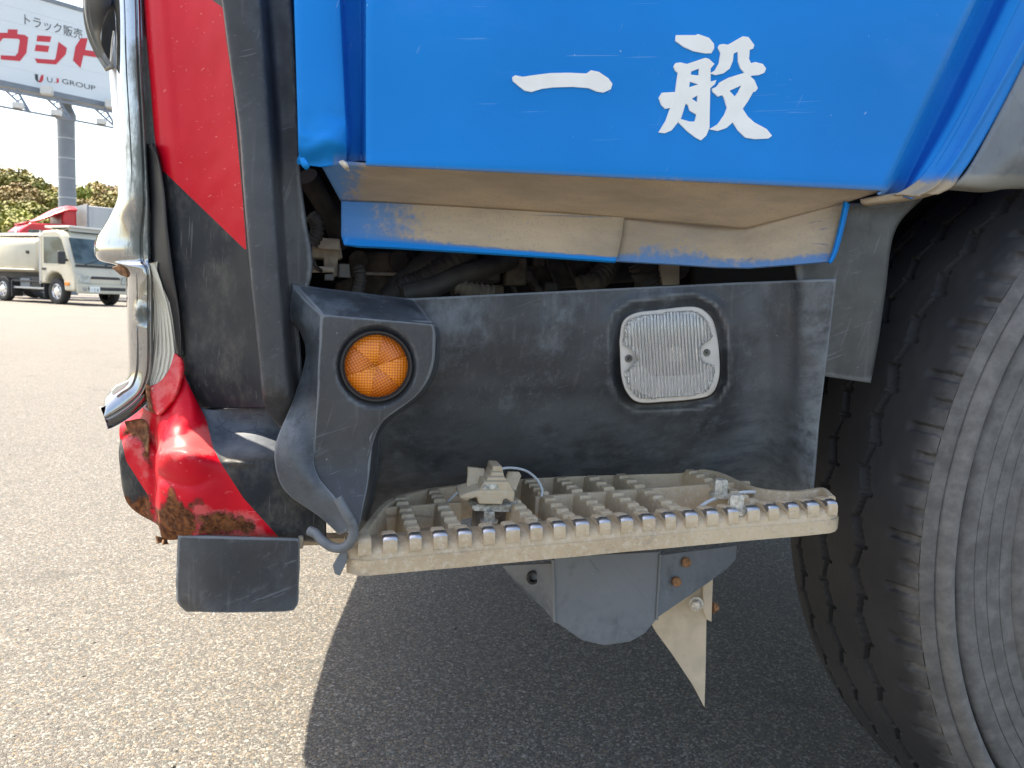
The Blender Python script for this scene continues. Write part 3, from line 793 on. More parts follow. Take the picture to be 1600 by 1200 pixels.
# ---- reflector pod ---------------------------------------------------
def pod():
    # front face: rows from top edge to the torn foot
    PF = -.004
    fr = [[(502, 491), (545, 495), (590, 499), (635, 503), (677, 507)],
          [(500, 530), (545, 530), (590, 530), (640, 530), (679, 530)],
          [(497, 570), (540, 570), (590, 570), (638, 570), (674, 577)],
          [(496, 610), (540, 612), (585, 614), (625, 616), (652, 616)],
          [(494, 650), (520, 652), (550, 655), (580, 656), (600, 656)],
          [(491, 700), (515, 702), (540, 703), (562, 704), (580, 704)],
          [(495, 738), (515, 742), (535, 745), (556, 748), (575, 750)],
          [(520, 772), (530, 776), (544, 780), (558, 783), (568, 786)],
          [(541, 800), (545, 804), (550, 808), (556, 812), (563, 814)],
          [(546, 826), (549, 828), (552, 830), (555, 830), (558, 830)]]
    def yf(px, py): return PF-.027*sst(py, 715, 830)+.010*sst(px, 640, 690)*0
    def front(v):
        x, y = pr(v)
        d = math.hypot(x-588, (y-572)*.98); return v+Vector((0, .007*(1-sst(d, 52, 66)), 0))
    sheet('pod_face', [[at(x, y, yf(x, y)) for x, y in r] for r in fr], PLAST2, truck, 12, 10, .004, fn=front)
    # top face
    top = [[at(457, 443, .030), at(505, 450, .036), at(563, 457, .042), at(605, 462, .048), at(646, 466, .052)],
           [at(480, 466, .014), at(525, 470, .017), at(576, 477, .021), at(620, 482, .024), at(662, 486, .026)],
           [at(501, 489, PF+.003), at(545, 493, PF+.003), at(590, 497, PF+.003), at(635, 501, PF+.003), at(675, 505, PF+.003)],
           [at(502, 492, PF-.0002), at(545, 496, PF-.0002), at(590, 500, PF-.0002), at(635, 504, PF-.0002), at(676, 508, PF-.0002)]]
    sheet('pod_top', top, PLAST, truck, 8, 6, .004, linear=False, attrs={'dirt': lambda v: .12})
    # right flank, back into the recess
    rf = [(677, 507), (680, 530), (675, 577), (652, 616), (600, 656), (581, 682), (580, 704), (575, 750), (568, 786), (560, 816)]
    rows = []
    for i, (x, y) in enumerate(rf):
        a = at(x, y, yf(x, y)); px2, py2 = x+4+(10 if y > 650 else 5), y+2
        yb = sk_y(px2, py2)+.012
        rows.append([a, a.lerp(at(px2-4, py2-1, yb*.5+yf(x, y)*.5), .5), at(px2-2, py2, yb*.6), at(px2, py2, yb)])
    sheet('pod_flank', rows, PLAST, truck, 4, 6, .003)
    # torn left wall, bulging out towards the foot
    lw = [[(457, 443, .029), (470, 460, .020), (486, 477, .009), (502, 491, PF)],
          [(453, 494, .028), (468, 498, .020), (486, 505, .009), (501, 512, PF)],
          [(468, 517, .027), (478, 522, .020), (490, 528, .009), (500, 535, PF)],
          [(477, 545, .024), (484, 550, .017), (492, 556, .008), (498, 562, PF)],
          [(474, 575, .022), (482, 582, .015), (490, 590, .006), (497, 598, PF)],
          [(455, 632, .016), (468, 636, .010), (482, 642, .004), (495, 648, PF)],
          [(430, 696, .006), (452, 698, -.004), (474, 700, -.008), (491, 702, PF)],
          [(434, 746, .004), (455, 742, -.008), (476, 740, -.014), (495, 739, PF-.008)],
          [(453, 775, .000), (475, 775, -.010), (500, 775, -.018), (520, 774, PF-.018)],
          [(500, 808, -.010), (515, 806, -.018), (530, 804, -.024), (541, 801, PF-.025)],
          [(530, 836, -.020), (536, 834, -.026), (542, 831, -.030), (546, 827, PF-.027)]]
    lw2 = []
    for r in lw: lw2.append([at(*p) for p in r])
    sheet('pod_side_wall', lw2, PLAST, truck, 8, 6, .004, attrs={'dirt': lambda v: .22*sst(pr(v)[1], 640, 700), 'chalk_skylight': lambda v: .30})
    # hanging seal strip and a torn tongue
    tube('hanging_seal', [at(528, 778, -.036), at(540, 800, -.038), at(551, 820, -.036), at(551, 840, -.034), at(538, 855, -.03), at(520, 855, -.026), at(503, 844, -.02), at(494, 834, -.016), at(483, 829, -.012)], .0042, RUBFLAP, truck, 10, 8)
    pyprism('torn_tongue', [(520, 884), (533, 862), (543, 860), (543, 876), (531, 900), (523, 897)], -.028, .003, RUBFLAP, truck, .0006)
    # round amber reflector
    c = at(588, 572, PF+.0035)
    Rf = bpy.data.objects.new('amber_reflector', None); Rf.location = c; Rf.empty_display_size = .03; link(Rf, truck)
    R0 = (at(639, 572, PF)-at(537, 572, PF)).length/2
    lathe('bezel', c, (0, -1, 0), [(R0*1.14, -.004), (R0*1.14, .0015), (R0*1.09, .0040), (R0*1.04, .0040), (R0*1.00, .0022), (R0*.99, -.002)], BLACKG, Rf, 64)
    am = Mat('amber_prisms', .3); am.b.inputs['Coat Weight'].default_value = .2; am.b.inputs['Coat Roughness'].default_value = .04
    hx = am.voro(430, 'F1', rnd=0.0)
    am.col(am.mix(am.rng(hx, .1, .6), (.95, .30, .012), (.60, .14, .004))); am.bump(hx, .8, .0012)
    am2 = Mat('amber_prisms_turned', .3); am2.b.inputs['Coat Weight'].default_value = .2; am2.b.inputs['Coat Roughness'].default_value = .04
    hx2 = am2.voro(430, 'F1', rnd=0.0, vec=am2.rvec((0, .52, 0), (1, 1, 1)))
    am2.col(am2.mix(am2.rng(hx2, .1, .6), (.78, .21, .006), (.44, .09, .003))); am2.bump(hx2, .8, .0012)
    for k in range(6):
        a0 = RAD(20+60*k); V = [c+Vector((0, -.0018, 0))]; K = 12
        for ring in (.5, .97):
            for i in range(K+1):
                a = a0+RAD(60)*i/K; V.append(c+Vector((R0*ring*math.cos(a), -.0016 if ring < .9 else -.0008, R0*ring*math.sin(a))))
        Fc = [(0, 1+i, 2+i) for i in range(K)] + [(1+i, K+2+i, K+3+i, 2+i) for i in range(K)]
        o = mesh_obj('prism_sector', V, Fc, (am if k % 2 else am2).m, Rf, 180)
        s = o.modifiers.new('t', 'SOLIDIFY'); s.thickness = .0008
    bk = cyl('backing', c+Vector((0, .004, 0)), (0, -1, 0), R0*1.02, .0045, BLACKG, Rf, 40)
pod()

# ---- bumper corner ----------------------------------------------------
RED1 = [(225, -80), (330, -1), (348, 12), (353, 60), (362, 120), (371, 220), (379, 310), (385, 392), (250, 262), (236, 248), (225, 100)]
REDLOW = [(283, 540), (290, 592), (322, 655), (333, 700), (344, 722), (380, 778), (438, 842), (400, 880), (180, 900), (150, 900), (150, 640), (232, 600)]
BLKPATCH = [(150, 680), (190, 686), (197, 720), (232, 775), (234, 800), (150, 830)]
RUSTP = [[(262, 755), (272, 762), (290, 790), (312, 778), (318, 786), (300, 795), (310, 822), (300, 842), (240, 860), (240, 790), (252, 792)],
         [(192, 770), (212, 778), (232, 766), (240, 780), (240, 830), (190, 810)],
         [(355, 800), (375, 798), (400, 822), (390, 836), (310, 836), (308, 800)],
         [(192, 656), (215, 655), (232, 662), (236, 690), (237, 735), (228, 720), (218, 690), (195, 675)],
         [(232, 600), (242, 640), (250, 646), (234, 640)]]
def corner():
    # tall side panel with the red tape; left border, right border by height
    lb = [(-60, 226), (0, 231), (100, 238), (200, 246), (260, 252), (330, 261), (400, 268), (487, 281), (553, 284), (590, 284), (620, 300), (638, 316)]
    rb = [(-60, 338), (0, 347), (200, 374), (390, 388), (550, 404), (610, 411), (638, 414)]
    def lin(T, y):
        for (a, b), (c, d) in zip(T, T[1:]):
            if y <= c: return b+(d-b)*(y-a)/(c-a)
        return T[-1][1]
    rows = []
    ys = [-60, -20, 20, 60, 100, 150, 200, 250, 300, 350, 400, 450, 500, 550, 590, 615, 638]
    for y in ys:
        a, b = lin(lb, y), lin(rb, y); row = []
        row.append(at(a-11+(5 if y > 540 else 0), y, .104)); row.append(at(a-2, y, .082))
        for k in range(1, 8):
            t = k/7; row.append(at(a+(b-a)*t, y, .076-.050*t+.004*math.sin(3*t)))
        rows.append(row)
    def fn(p): return p+Vector((0, .0010*nz(p, 14)+.0004*nz(p, 60), 0))
    bs = soft([RED1], 5)
    sheet('bumper_side_panel', rows, BUMP, truck, 8, 8, .003, fn=fn, attrs={'red': bs, 'rust': lambda v: 0, 'scuff': lambda v: .12})
    # raised pillar strip to the right of the panel
    rows = []
    L1 = [(-60, 338), (0, 347), (200, 374), (390, 388), (550, 404), (610, 410), (640, 416), (672, 440)]
    R1 = [(-60, 398), (0, 407), (200, 422), (390, 434), (550, 447), (610, 452), (645, 458), (672, 466)]
    R2 = [(-60, 449), (0, 455), (110, 462), (280, 470), (440, 490), (470, 492), (500, 468), (600, 470), (690, 490)]
    for y in (-60, 0, 60, 130, 200, 280, 350, 420, 500, 560, 610, 640, 672):
        a, b, c = lin(L1, y), lin(R1, y), lin(R2, y); ft = .034*sst(y, 600, 675)
        rows.append([at(a-1, y, .018+ft), at(a, y, .006+ft), at(a+3, y, .001+ft), at((a+b)/2, y, -.001+ft), at(b-4, y, .001+ft), at(b+3, y, .009+ft), at(b+9, y, .024), at(b+15, y, .030), at((b+15+c)/2 if c > b+16 else b+15, y, .031), at(max(c, b+16), y, .033), at(max(c, b+16), y, .060)])
    sheet('bumper_pillar', rows, PLAST2, truck, 5, 6, .003)
    # lower bumper: ledge, crumpled corner, rolled underside
    G = [[(196, 648, .150), (218, 634, .125), (240, 640, .085), (284, 584, .072), (317, 636, .066), (360, 637, .060), (408, 636, .050), (450, 650, .046), (510, 662, .046)],
         [(187, 668, .130), (229, 668, .098), (258, 664, .058), (300, 650, .042), (330, 664, .034), (365, 672, .028), (410, 673, .024), (450, 682, .022), (510, 694, .022)],
         [(186, 700, .120), (235, 702, .088), (254, 700, .040), (296, 694, .016), (345, 706, -.004), (372, 712, -.010), (410, 711, -.012), (450, 714, -.012), (510, 722, -.010)],
         [(189, 730, .120), (236, 735, .088), (243, 716, .044), (290, 712, .004), (349, 728, -.016), (380, 730, -.022), (412, 730, -.022), (450, 732, -.022), (510, 738, -.020)],
         [(193, 765, .120), (237, 768, .088), (243, 760, .040), (296, 765, .004), (358, 768, -.018), (384, 768, -.024), (414, 768, -.024), (452, 768, -.023), (510, 772, -.021)],
         [(203, 790, .120), (238, 800, .088), (245, 798, .042), (300, 805, .006), (364, 806, -.016), (390, 806, -.022), (416, 806, -.022), (454, 806, -.021), (510, 808, -.019)],
         [(222, 806, .124), (240, 818, .092), (254, 840, .046), (302, 838, .012), (368, 838, -.010), (394, 838, -.016), (418, 839, -.016), (455, 841, -.015), (510, 844, -.013)],
         [(232, 806, .150), (246, 818, .115), (268, 838, .075), (306, 840, .045), (370, 842, .020), (396, 843, .014), (420, 844, .014), (457, 846, .014), (510, 848, .016)]]
    G = [[(x, y, Y+.036*sst(x, 270, 350)*(1 if j else .25)) for x, y, Y in r] for j, r in enumerate(G)]
    def crumple(p):
        x, y = pr(p); k = 1-sst(x, 300, 360)
        d = .0058*k*(1-abs(nz(p, 22)))**3+.0014*k*abs(nz(p+Vector((3, 1, 2)), 70))-.003*k + .0006*nz(p, 30)
        d += .007*math.exp(-((x-240-.05*(y-760))/5)**2)*sst(y, 660, 700)
        d += .006*k*math.exp(-((x-300)/20)**2-((y-672)/10)**2)          # pinched dents
        d -= .005*math.exp(-((x-378)/26)**2-((y-722)/7)**2)*1.0
        d += .0045*math.exp(-((x-352)/16)**2-((y-690)/16)**2)
        return p+Vector((.15*d, d, -.25*d))
    red = soft([REDLOW], 3); blk = soft([BLKPATCH], 3); rs = soft(RUSTP, 26)
    scf = soft([[(240, 690), (330, 660), (340, 715), (255, 720)], [(300, 790), (400, 800), (420, 840), (300, 840)], [(195, 690), (230, 700), (232, 760), (210, 720)]], 30)
    sheet('lower_bumper', [[at(*p) for p in r] for r in G], BUMP, truck, 16, 14, .003, fn=crumple,
          attrs={'red': lambda v: min(red(v), 1-blk(v)), 'rust': rs, 'scuff': scf, 'chalk_skylight': lambda v: .75*sst(pr(v)[1], 628, 645)*(1-sst(pr(v)[1], 700, 722))*sst(pr(v)[0], 290, 330)})  # pale blue tone of the ledge stands for mirrored sky
    # torn rusty flakes hanging off the bumper's edge
    for pix, Y in (([(243, 838), (258, 842), (262, 850), (255, 850), (253, 848), (247, 848)], .050), ([(256, 842), (262, 843), (261, 850), (256, 849)], .046),
                   ([(195, 658), (226, 656), (231, 690), (236, 712), (231, 716), (220, 686), (200, 672)], .092), ([(228, 600), (238, 606), (246, 634), (256, 640), (246, 646), (233, 640)], .080)):
        o = sheet('rust_flake', [[at(*p, Y+.004*math.sin(i*2.1)) for i, p in enumerate(pix[:len(pix)//2])], [at(*p, Y-.003*math.cos(i*1.7)) for i, p in enumerate(reversed(pix[-(len(pix)//2):]))]], RUSTM, truck, 5, 6, .0015, fn=lambda p: p+Vector((0, .004*nz(p, 90), 0)))
    # red lamp surround fragment
    sr = [[(272, 552, .072), (277, 556, .070), (281, 562, .066), (283, 575, .062)],
          [(264, 578, .074), (270, 584, .070), (276, 592, .066), (280, 598, .062)],
          [(250, 596, .078), (256, 606, .073), (264, 616, .068), (270, 624, .064)],
          [(231, 606, .086), (238, 620, .080), (248, 632, .073), (256, 640, .067)],
          [(226, 616, .092), (232, 630, .086), (240, 640, .078), (246, 648, .070)]]
    sheet('lamp_surround', [[at(*p) for p in r] for r in sr], BUMP, truck, 8, 8, .003, fn=lambda p: p+Vector((0, .0025*nz(p, 40), 0)), attrs={'red': lambda v: 1, 'rust': soft([[(224, 610), (236, 606), (240, 650), (220, 640)]], 14), 'scuff': lambda v: .55})
    # ribbed lens of the corner lamp
    lm = Vector((0, 0, 0)); rows = []
    TL = [(410, 236, 241), (440, 238, 252), (473, 239, 262), (500, 238, 268), (527, 236, 272), (552, 232, 275), (580, 228, 270), (600, 226, 258), (612, 226, 240)]
    for y, a, b in TL:
        rows.append([at(a+(b-a)*k/60*1.0, y, .096-.014*k/60-.0032*abs(math.sin(math.pi*6*k/60))) for k in range(61)])
    sheet('corner_lamp_lens', rows, LENSW, truck, 1, 6, .003, linear=True)
    # black lamp bezel between chrome and panel
    rows = []
    BZ = [(225, 232, 238), (250, 233, 249), (300, 236, 258), (350, 239, 262), (400, 240, 268), (430, 243, 272), (473, 262, 279), (500, 268, 282), (527, 272, 284), (545, 275, 284), (556, 278, 284)]
    for y, a, b in BZ: rows.append([at(a-3, y, .095), at(a, y, .086), at((a+b)/2, y, .076), at(b-1, y, .070), at(b+2, y, .082)])
    sheet('lamp_bezel', rows, BLACKP, truck, 4, 5, .003)
    # rubber flap below the bumper
    fl = [[(278, 836, .030), (330, 838, .012), (400, 840, .004), (440, 841, .002), (468, 842, .002)],
          [(276, 880, .032), (330, 880, .010), (400, 880, .003), (440, 880, .001), (468, 880, .001)],
          [(275, 915, .036), (328, 915, .010), (400, 915, .002), (440, 915, .000), (467, 915, .000)],
          [(277, 940, .036), (326, 942, .008), (400, 942, .000), (440, 942, -.002), (466, 941, -.002)],
          [(291, 956, .034), (330, 957, .006), (400, 956, -.001), (440, 955, -.003), (459, 953, -.003)]]
    sheet('rubber_flap', [[at(*p) for p in r] for r in fl], RUBFLAP, truck, 12, 10, .004, fn=lambda p: p+Vector((0, .0016*nz(p, 30), 0)), attrs={'dirt': lambda v: .12*sst(pr(v)[1], 925, 950)+.10*(1-sst(pr(v)[0], 285, 320)), 'chalk_skylight': lambda v: .22*sst(pr(v)[1], 925, 950)+.15*(1-sst(pr(v)[0], 285, 330))})
    pyprism('flap_bracket', [(466, 840), (474, 840), (474, 858), (466, 858)], .012, .03, DUSTP, truck, .001)
    box('bumper_stay', at(505, 842, .10), (.10, .02, .006), DUSTP, truck)
BLACKP = plain('gloss_black_trim', (.009, .009, .011), .38, var=.3)
corner()

# ---- chrome ------------------------------------------------------------
def chrome():
    S = [((170, -70), (218, -70)), ((177, 0), (222, 0)), ((180, 100), (225, 100)), ((185, 190), (230, 190)), ((188, 250), (233, 250)), ((187, 290), (235, 290)), ((181, 318), (237, 318)), ((166, 347), (238, 345)),
         ((151, 371), (239, 370)), ((147, 387), (240, 388)), ((149, 400), (240, 400)), ((157, 408), (240, 408)), ((180, 414), (240, 415)), ((194, 424), (240, 424)), ((197, 440), (241, 440)), ((198, 500), (241, 500)),
         ((200, 550), (241, 548)), ((200, 580), (238, 585)), ((194, 596), (228, 615)), ((182, 602), (210, 636)), ((172, 611), (190, 650)), ((163, 622), (171, 659)), ((161, 636), (164, 658))]
    rows = []
    for i, (a, b) in enumerate(S):
        w = math.hypot(b[0]-a[0], b[1]-a[1]); row = []
        flare = sst(190-a[0], 0, 40)*(1 if 6 <= i <= 12 else 0)
        for t, dy in ((0, .034), (.03, .020), (.10, .011), (.30, .004), (.55, .0005), (.74, .000), (.80, .0025), (.84, .0005), (.93, .003), (1.0, .016)):
            row.append(at(a[0]+(b[0]-a[0])*t, a[1]+(b[1]-a[1])*t, .082+dy*1.3+flare*.02*(1-t)))
        rows.append(row)
    def dn(p):
        x, y = pr(p); k = math.exp(-((x-224)/14)**2-((y-492)/16)**2)
        return p+Vector((0, .0045*k*noise.turbulence(p*150, 3, False), 0))
    dirt = soft([[(205, 60), (226, 60), (236, 250), (238, 400), (200, 400), (205, 250)]], 40)
    def dd(v):
        x, y = pr(v); k = math.exp(-((x-224)/16)**2-((y-492)/18)**2)
        return max((.95 if y < 405 else .5)*dirt(v), .9*k, .62*math.exp(-((x-238)/5)**2), .30*sst(y, 300, 380))  # dull mottling; also darkens the over-bright mirrored sky
    sheet('chrome_bumper_trim', rows, CHROME, truck, 4, 8, .010, fn=dn, attrs={'dirt': dd, 'dent': lambda v: math.exp(-((pr(v)[0]-224)/13)**4-((pr(v)[1]-490)/15)**4)})
    # mouth in the underside of the flare and the small inset window at the foot
    pyprism('trim_clip', [(174, 418), (190, 412), (199, 420), (200, 434), (188, 430)], .098, .010, RUSTM, truck, .001)
    pyprism('inset_badge', [(173, 611), (180, 603), (201, 594), (200, 600), (192, 608), (176, 618)], .084, .004, LENSW, truck, .001)
    # chrome headlamp ring above: curved flange, dark gap and pale lens
    ring = []
    pts = [(128, -70), (130, 0), (133, 32), (142, 62), (156, 88), (171, 110)]
    inn = [(176, -70), (178, 0), (168, 18), (160, 40), (158, 66), (172, 104)]
    for (a, b) in zip(pts, inn):
        ring.append([at(a[0], a[1], .118), at(a[0]+2, a[1]-1, .105), at(a[0]*.7+b[0]*.3, a[1]*.7+b[1]*.3, .112), at(b[0], b[1], .135)])
    sheet('headlamp_ring', ring, DULLM, truck, 8, 6, .004, attrs={'dirt': lambda v: .38})
    pyprism('headlamp_recess', [(160, -70), (190, -70), (190, 110), (172, 108), (157, 70), (158, 40), (168, 15)], .140, .03, BLACKG, truck, .001)
    hl = [[at(x, y, Y) for x, Y in ((173, .128), (178, .116), (190, .110), (200, .112))] for y in (20, 60)] 
    hl = []
    for y, a in ((48, 176), (70, 173), (110, 171), (180, 176), (240, 181), (300, 184), (320, 184)):
        hl.append([at(a, y, .140), at(a+3, y, .124), at(a+10, y, .116), at(a+22, y, .116)])
    sheet('headlamp_lens', hl, HEADL, truck, 5, 6, .003)
DULLM = plain('dull_lamp_metal', (.30, .27, .225), .4, .4, var=.12, vscale=30)
HEADL = plain('pale_headlamp_lens', (.70, .72, .72), .15, var=.05, vscale=12)
chrome()

# ---- blue door ------------------------------------------------------------
def door():
    D = bpy.data.objects.new('door', None); D.location = at(950, 280, -.02); D.empty_display_size = .05; link(D, truck)
    YD = -.022
    def yd(py): return YD-.012*sst(250-py, 0, 260)                  # the skin tumbles home slightly
    zt = 1.35
    # main skin: measured lower border, runs up beyond the picture
    def lowx(px): return 256+(px-572)*(293-256)/(1386-572)
    rows = []
    cols = 17
    for py in (-420, -240, -120, -40, 60, 160, 230, None, 'lip', 'in'):
        row = []
        for k in range(cols):
            t = k/(cols-1)
            if py in (None, 'lip', 'in'):
                px = 572+(1386-572)*t; y = lowx(px); dy = 0
                if py == 'lip': y += 3.5; row.append(at(px, y, YD+.006)); continue
                if py == 'in': y += 2.5; row.append(at(px, y, YD+.016)); continue
                row.append(at(px, y, YD)); continue
            xr = 1386+(293-py)*(1525-1386)/293.0; px = 572+(xr-572)*t; row.append(at(px, py, yd(py)-.003*math.sin(math.pi*t)))
        rows.append(row)
    lo = rows[7]
    def dd(v):
        x, y = pr(v); k = lowx(x)-y; return .30*sst(-k, -3, 2)+.05
    sheet('door_skin', rows, BLUED, D, 4, 5, .002, attrs={'dirt': dd}, fn=lambda p: p+Vector((0, .0004*nz(p, 6), 0)))
    # front flange and groove left of the skin
    rows = []
    LB = [(-420, 452), (-200, 456), (0, 459), (110, 462), (200, 464), (235, 466), (258, 475)]
    for py in (-420, -200, -60, 0, 60, 120, 170, 200, 222, 240, 252):
        a = 459+(py)*.03 if py > 0 else 459+py*.012
        m = 530+max(0, py)*.045; g = 570
        dz = -14*math.exp(-((py-250)/12)**2)*0
        rows.append([at(a, py, .030), at(a+1, py, -.004), at(a+4, py, -.012), at((a+m)/2, py+ (4 if py > 245 else 0), -.014), at(m-2, py, -.013), at(m+2, py, -.009), at(m+9, py, .006), at((m+g)/2+8, py, .013), at(g-5, py, .012), at(g, py, -.004), at(g+3, py, -.020)])
    def dent(p):
        x, y = pr(p); k = sst(y, 150, 245)*(1-sst(x, 545, 565))
        return p+Vector((0, .009*k*nz(p, 45)+.004*k*nz(p, 100)+.010*sst(y, 225, 255)*(1-sst(x, 545, 560)), 0))
    def dsc(v):
        x, y = pr(v); return .35*sst(y, 225, 256)*(x > 520)
    sheet('door_flange', rows, BLUED, D, 6, 8, .0025, fn=dent, attrs={'dirt': dsc})
    # bent-over bright tongue of metal where the flange is torn
    sheet('torn_metal', [[at(470, 248, -.012), at(473, 258, -.014), at(479, 263, -.012)], [at(476, 246, -.016), at(482, 255, -.018), at(484, 261, -.014)]], BLUED, D, 6, 6, .0015, fn=lambda p: p+Vector((0, .003*nz(p, 160), 0)))
    sheet('torn_metal', [[at(530, 252, -.016), at(536, 258, -.018), at(543, 266, -.016)], [at(538, 252, -.018), at(544, 258, -.022), at(546, 264, -.016)]], ZINC, D, 6, 6, .0015, fn=lambda p: p+Vector((0, .003*nz(p, 160), 0)))
    # slanting dirty underside
    U = [[(497, 250, .002), (540, 256, -.004), (575, 259, -.014), (700, 265, -.014), (850, 272, -.014), (1000, 279, -.014), (1165, 286, -.014), (1280, 291, -.014), (1386, 296, -.014)],
         [(532, 314, .052), (565, 315, .050), (610, 317, .050), (730, 324, .050), (880, 333, .050), (978, 342, .054), (1165, 358, .043), (1240, 338, .026), (1318, 318, .016)]]
    U.insert(1, [tuple(p+(q-p)*.5 for p, q in zip(a, b)) for a, b in zip(U[0], U[1])])
    def ud(v):
        x, y = pr(v); return .40+.75*sst(x, 520, 640)-.06
    sheet('door_underside', [[at(*p) for p in r] for r in U], BLUED, D, 8, 8, .0025, attrs={'dirt': ud}, linear=True, smooth=14)
    # hanging valance, first leaf
    V1 = [[(533, 307, .054), (560, 309, .054), (610, 311, .053), (730, 318, .053), (860, 326, .053), (976, 335, .053)],
          [(533, 340, .049), (560, 340, .047), (610, 343, .046), (730, 350, .046), (860, 358, .046), (972, 366, .046)],
          [(533, 368, .047), (560, 372, .044), (610, 376, .043), (730, 382, .043), (860, 389, .043), (966, 397, .043)],
          [(537, 382, .045), (560, 384, .041), (610, 386, .040), (730, 393, .040), (860, 401, .040), (962, 408, .040)],
          [(538, 384, .049), (560, 387, .045), (610, 389, .044), (730, 396, .044), (860, 404, .044), (961, 411, .044)]]
    def vd(v):
        x, y = pr(v); low = 386+(x-610)*.0625
        return (.16+.60*sst(x, 545, 760)+.20*sst(x, 700, 900))*sst(low-y, 1, 20-6*sst(x, 700, 900)) + .14*sst(low-y, 2, 12)
    sheet('valance', [[at(*p) for p in r] for r in V1], BLUED, D, 8, 8, .0025, attrs={'dirt': vd}, linear=True, smooth=14)
    # second leaf, set back, with the bend and the end flange
    V2 = [[(974, 332, .060), (1060, 339, .060), (1120, 344, .058), (1168, 346, .050), (1240, 328, .032), (1322, 308, .019)],
          [(970, 366, .054), (1060, 374, .053), (1120, 379, .050), (1168, 382, .041), (1240, 368, .024), (1314, 352, .011)],
          [(964, 392, .052), (1060, 400, .051), (1120, 404, .048), (1168, 406, .038), (1240, 398, .021), (1305, 386, .008)],
          [(958, 407, .050), (1060, 413, .049), (1120, 417, .046), (1170, 418, .036), (1240, 413, .019), (1299, 408, .005)],
          [(956, 409, .054), (1060, 415, .053), (1120, 419, .050), (1170, 420, .040), (1240, 415, .023), (1298, 410, .009)]]
    def vd2(v):
        x, y = pr(v); low = 408+10*sst(x, 958, 1160)-10*sst(x, 1180, 1300)
        patch = 1-.62*sst(x, 985, 1000)*(1-sst(x, 1095, 1120))*sst(y, 352, 366)
        return (.70*sst(low-y, 3, 34)*patch+.36)*(1-.8*sst(x, 1302, 1316)*0)
    sheet('valance', [[at(*p) for p in r] for r in V2], BLUED, D, 8, 8, .0025, attrs={'dirt': vd2}, linear=True, smooth=14)
    # bright end flange of the valance
    e = [[(1318, 314, .008), (1323, 316, .004), (1328, 318, .010)], [(1310, 352, .006), (1315, 353, .000), (1320, 353, .008)], [(1300, 392, .003), (1305, 392, -.003), (1310, 391, .005)], [(1293, 410, .002), (1297, 411, -.004), (1302, 409, .004)]]
    sheet('valance_end', [[at(*p) for p in r] for r in e], BLUE, D, 6, 6, .002)
    # rear groove and rear flange
    G = []
    for py, xa in ((-420, 1725), (-200, 1620), (-60, 1553), (0, 1525), (90, 1482), (180, 1439), (250, 1406), (292, 1386), (305, 1374)):
        k = sst(py, 200, 300)
        G.append([at(xa-1, py, -.020), at(xa+3, py, -.004), at(xa+10, py, .016), at(xa+26, py, .020), at(xa+38-8*k, py, .012), at(xa+50-14*k, py, .000), at(xa+70-18*k, py+6*k, -.004)])
    sheet('door_groove', G, BLUED, D, 5, 6, .0025, attrs={'dirt': lambda v: .36*sst(pr(v)[1], 262, 305)})
    G = []
    for py, xa, xb in ((-420, 1790, 1870), (-200, 1690, 1762), (-60, 1623, 1692), (0, 1594, 1662), (90, 1548, 1612), (180, 1500, 1560), (245, 1462, 1521), (275, 1440, 1500), (292, 1420, 1488), (304, 1398, 1466)):
        G.append([at(xa, py, -.003), at(xa+(xb-xa)*.3, py, -.005), at(xa+(xb-xa)*.5, py, -.010), at(xa+(xb-xa)*.60, py, -.012), at(xa+(xb-xa)*.74, py, -.007), at(xb-2, py, -.005), at(xb, py, .002), at(xb-2, py+1, .02)])
    sheet('rear_flange', G, BLUED, D, 6, 6, .0025, attrs={'dirt': lambda v: .16+.62*sst(pr(v)[1]+(pr(v)[0]-1440)*.10, 268, 304)})
    sheet('rear_flange_foot', [[at(1345, 312, .010), at(1400, 304, .000), at(1440, 301, -.002), at(1486, 290, .0)], [at(1347, 320, .012), at(1400, 314, .006), at(1440, 308, .006), at(1486, 294, .012)], [at(1352, 323, .03), at(1400, 317, .03), at(1440, 310, .03), at(1486, 296, .03)]], BLUED, D, 8, 6, .003, attrs={'dirt': lambda v: .7})
    # lettering: brush-style characters as cut vinyl
    def glyph(polys, ox, oy, s):
        for P in polys:
            pts = [(ox+x*s, oy+y*s) for x, y in P]
            pp = [Vector((x, y, 0)) for x, y in pts]
            o = prism('character_stroke', [at(x, y, yd(y)-.0014-.003*math.sin(math.pi*(x-572)/900)) for x, y in pts], (0, .004, 0), WHITEV, D)
    s = 480/1600.
    ichi = [(135, 335), (150, 325), (190, 333), (235, 326), (330, 314), (430, 312), (520, 316), (545, 299), (585, 307), (635, 340), (657, 370), (648, 398), (610, 415), (575, 410), (535, 392), (450, 385), (350, 388), (290, 395), (235, 412), (200, 405), (165, 378), (138, 355)]
    dot = [(988, 116), (1090, 116), (1102, 110), (1160, 130), (1185, 160), (1187, 185), (1172, 210), (1140, 211), (1080, 200), (1030, 178), (985, 146)]
    hull = [(975, 280), (985, 262), (1010, 258), (1045, 266), (1140, 234), (1160, 240), (1188, 266), (1168, 290), (1168, 358), (1198, 350), (1190, 372), (1166, 392), (1162, 600), (1145, 640), (1118, 664), (1090, 650), (1045, 615), (1000, 570), (1010, 552), (1058, 566), (1085, 566), (1095, 530), (1060, 510), (1050, 480), (1038, 472), (1015, 548), (965, 612), (930, 627), (897, 623), (935, 560), (958, 495), (932, 500), (912, 480), (898, 442), (915, 416), (985, 412), (990, 370), (998, 312), (985, 302)]
    hole1 = [(1068, 305), (1108, 290), (1106, 326), (1064, 322)]
    hole2 = [(1060, 358), (1104, 372), (1056, 388)]
    hole3 = [(1070, 448), (1100, 430), (1098, 466)]
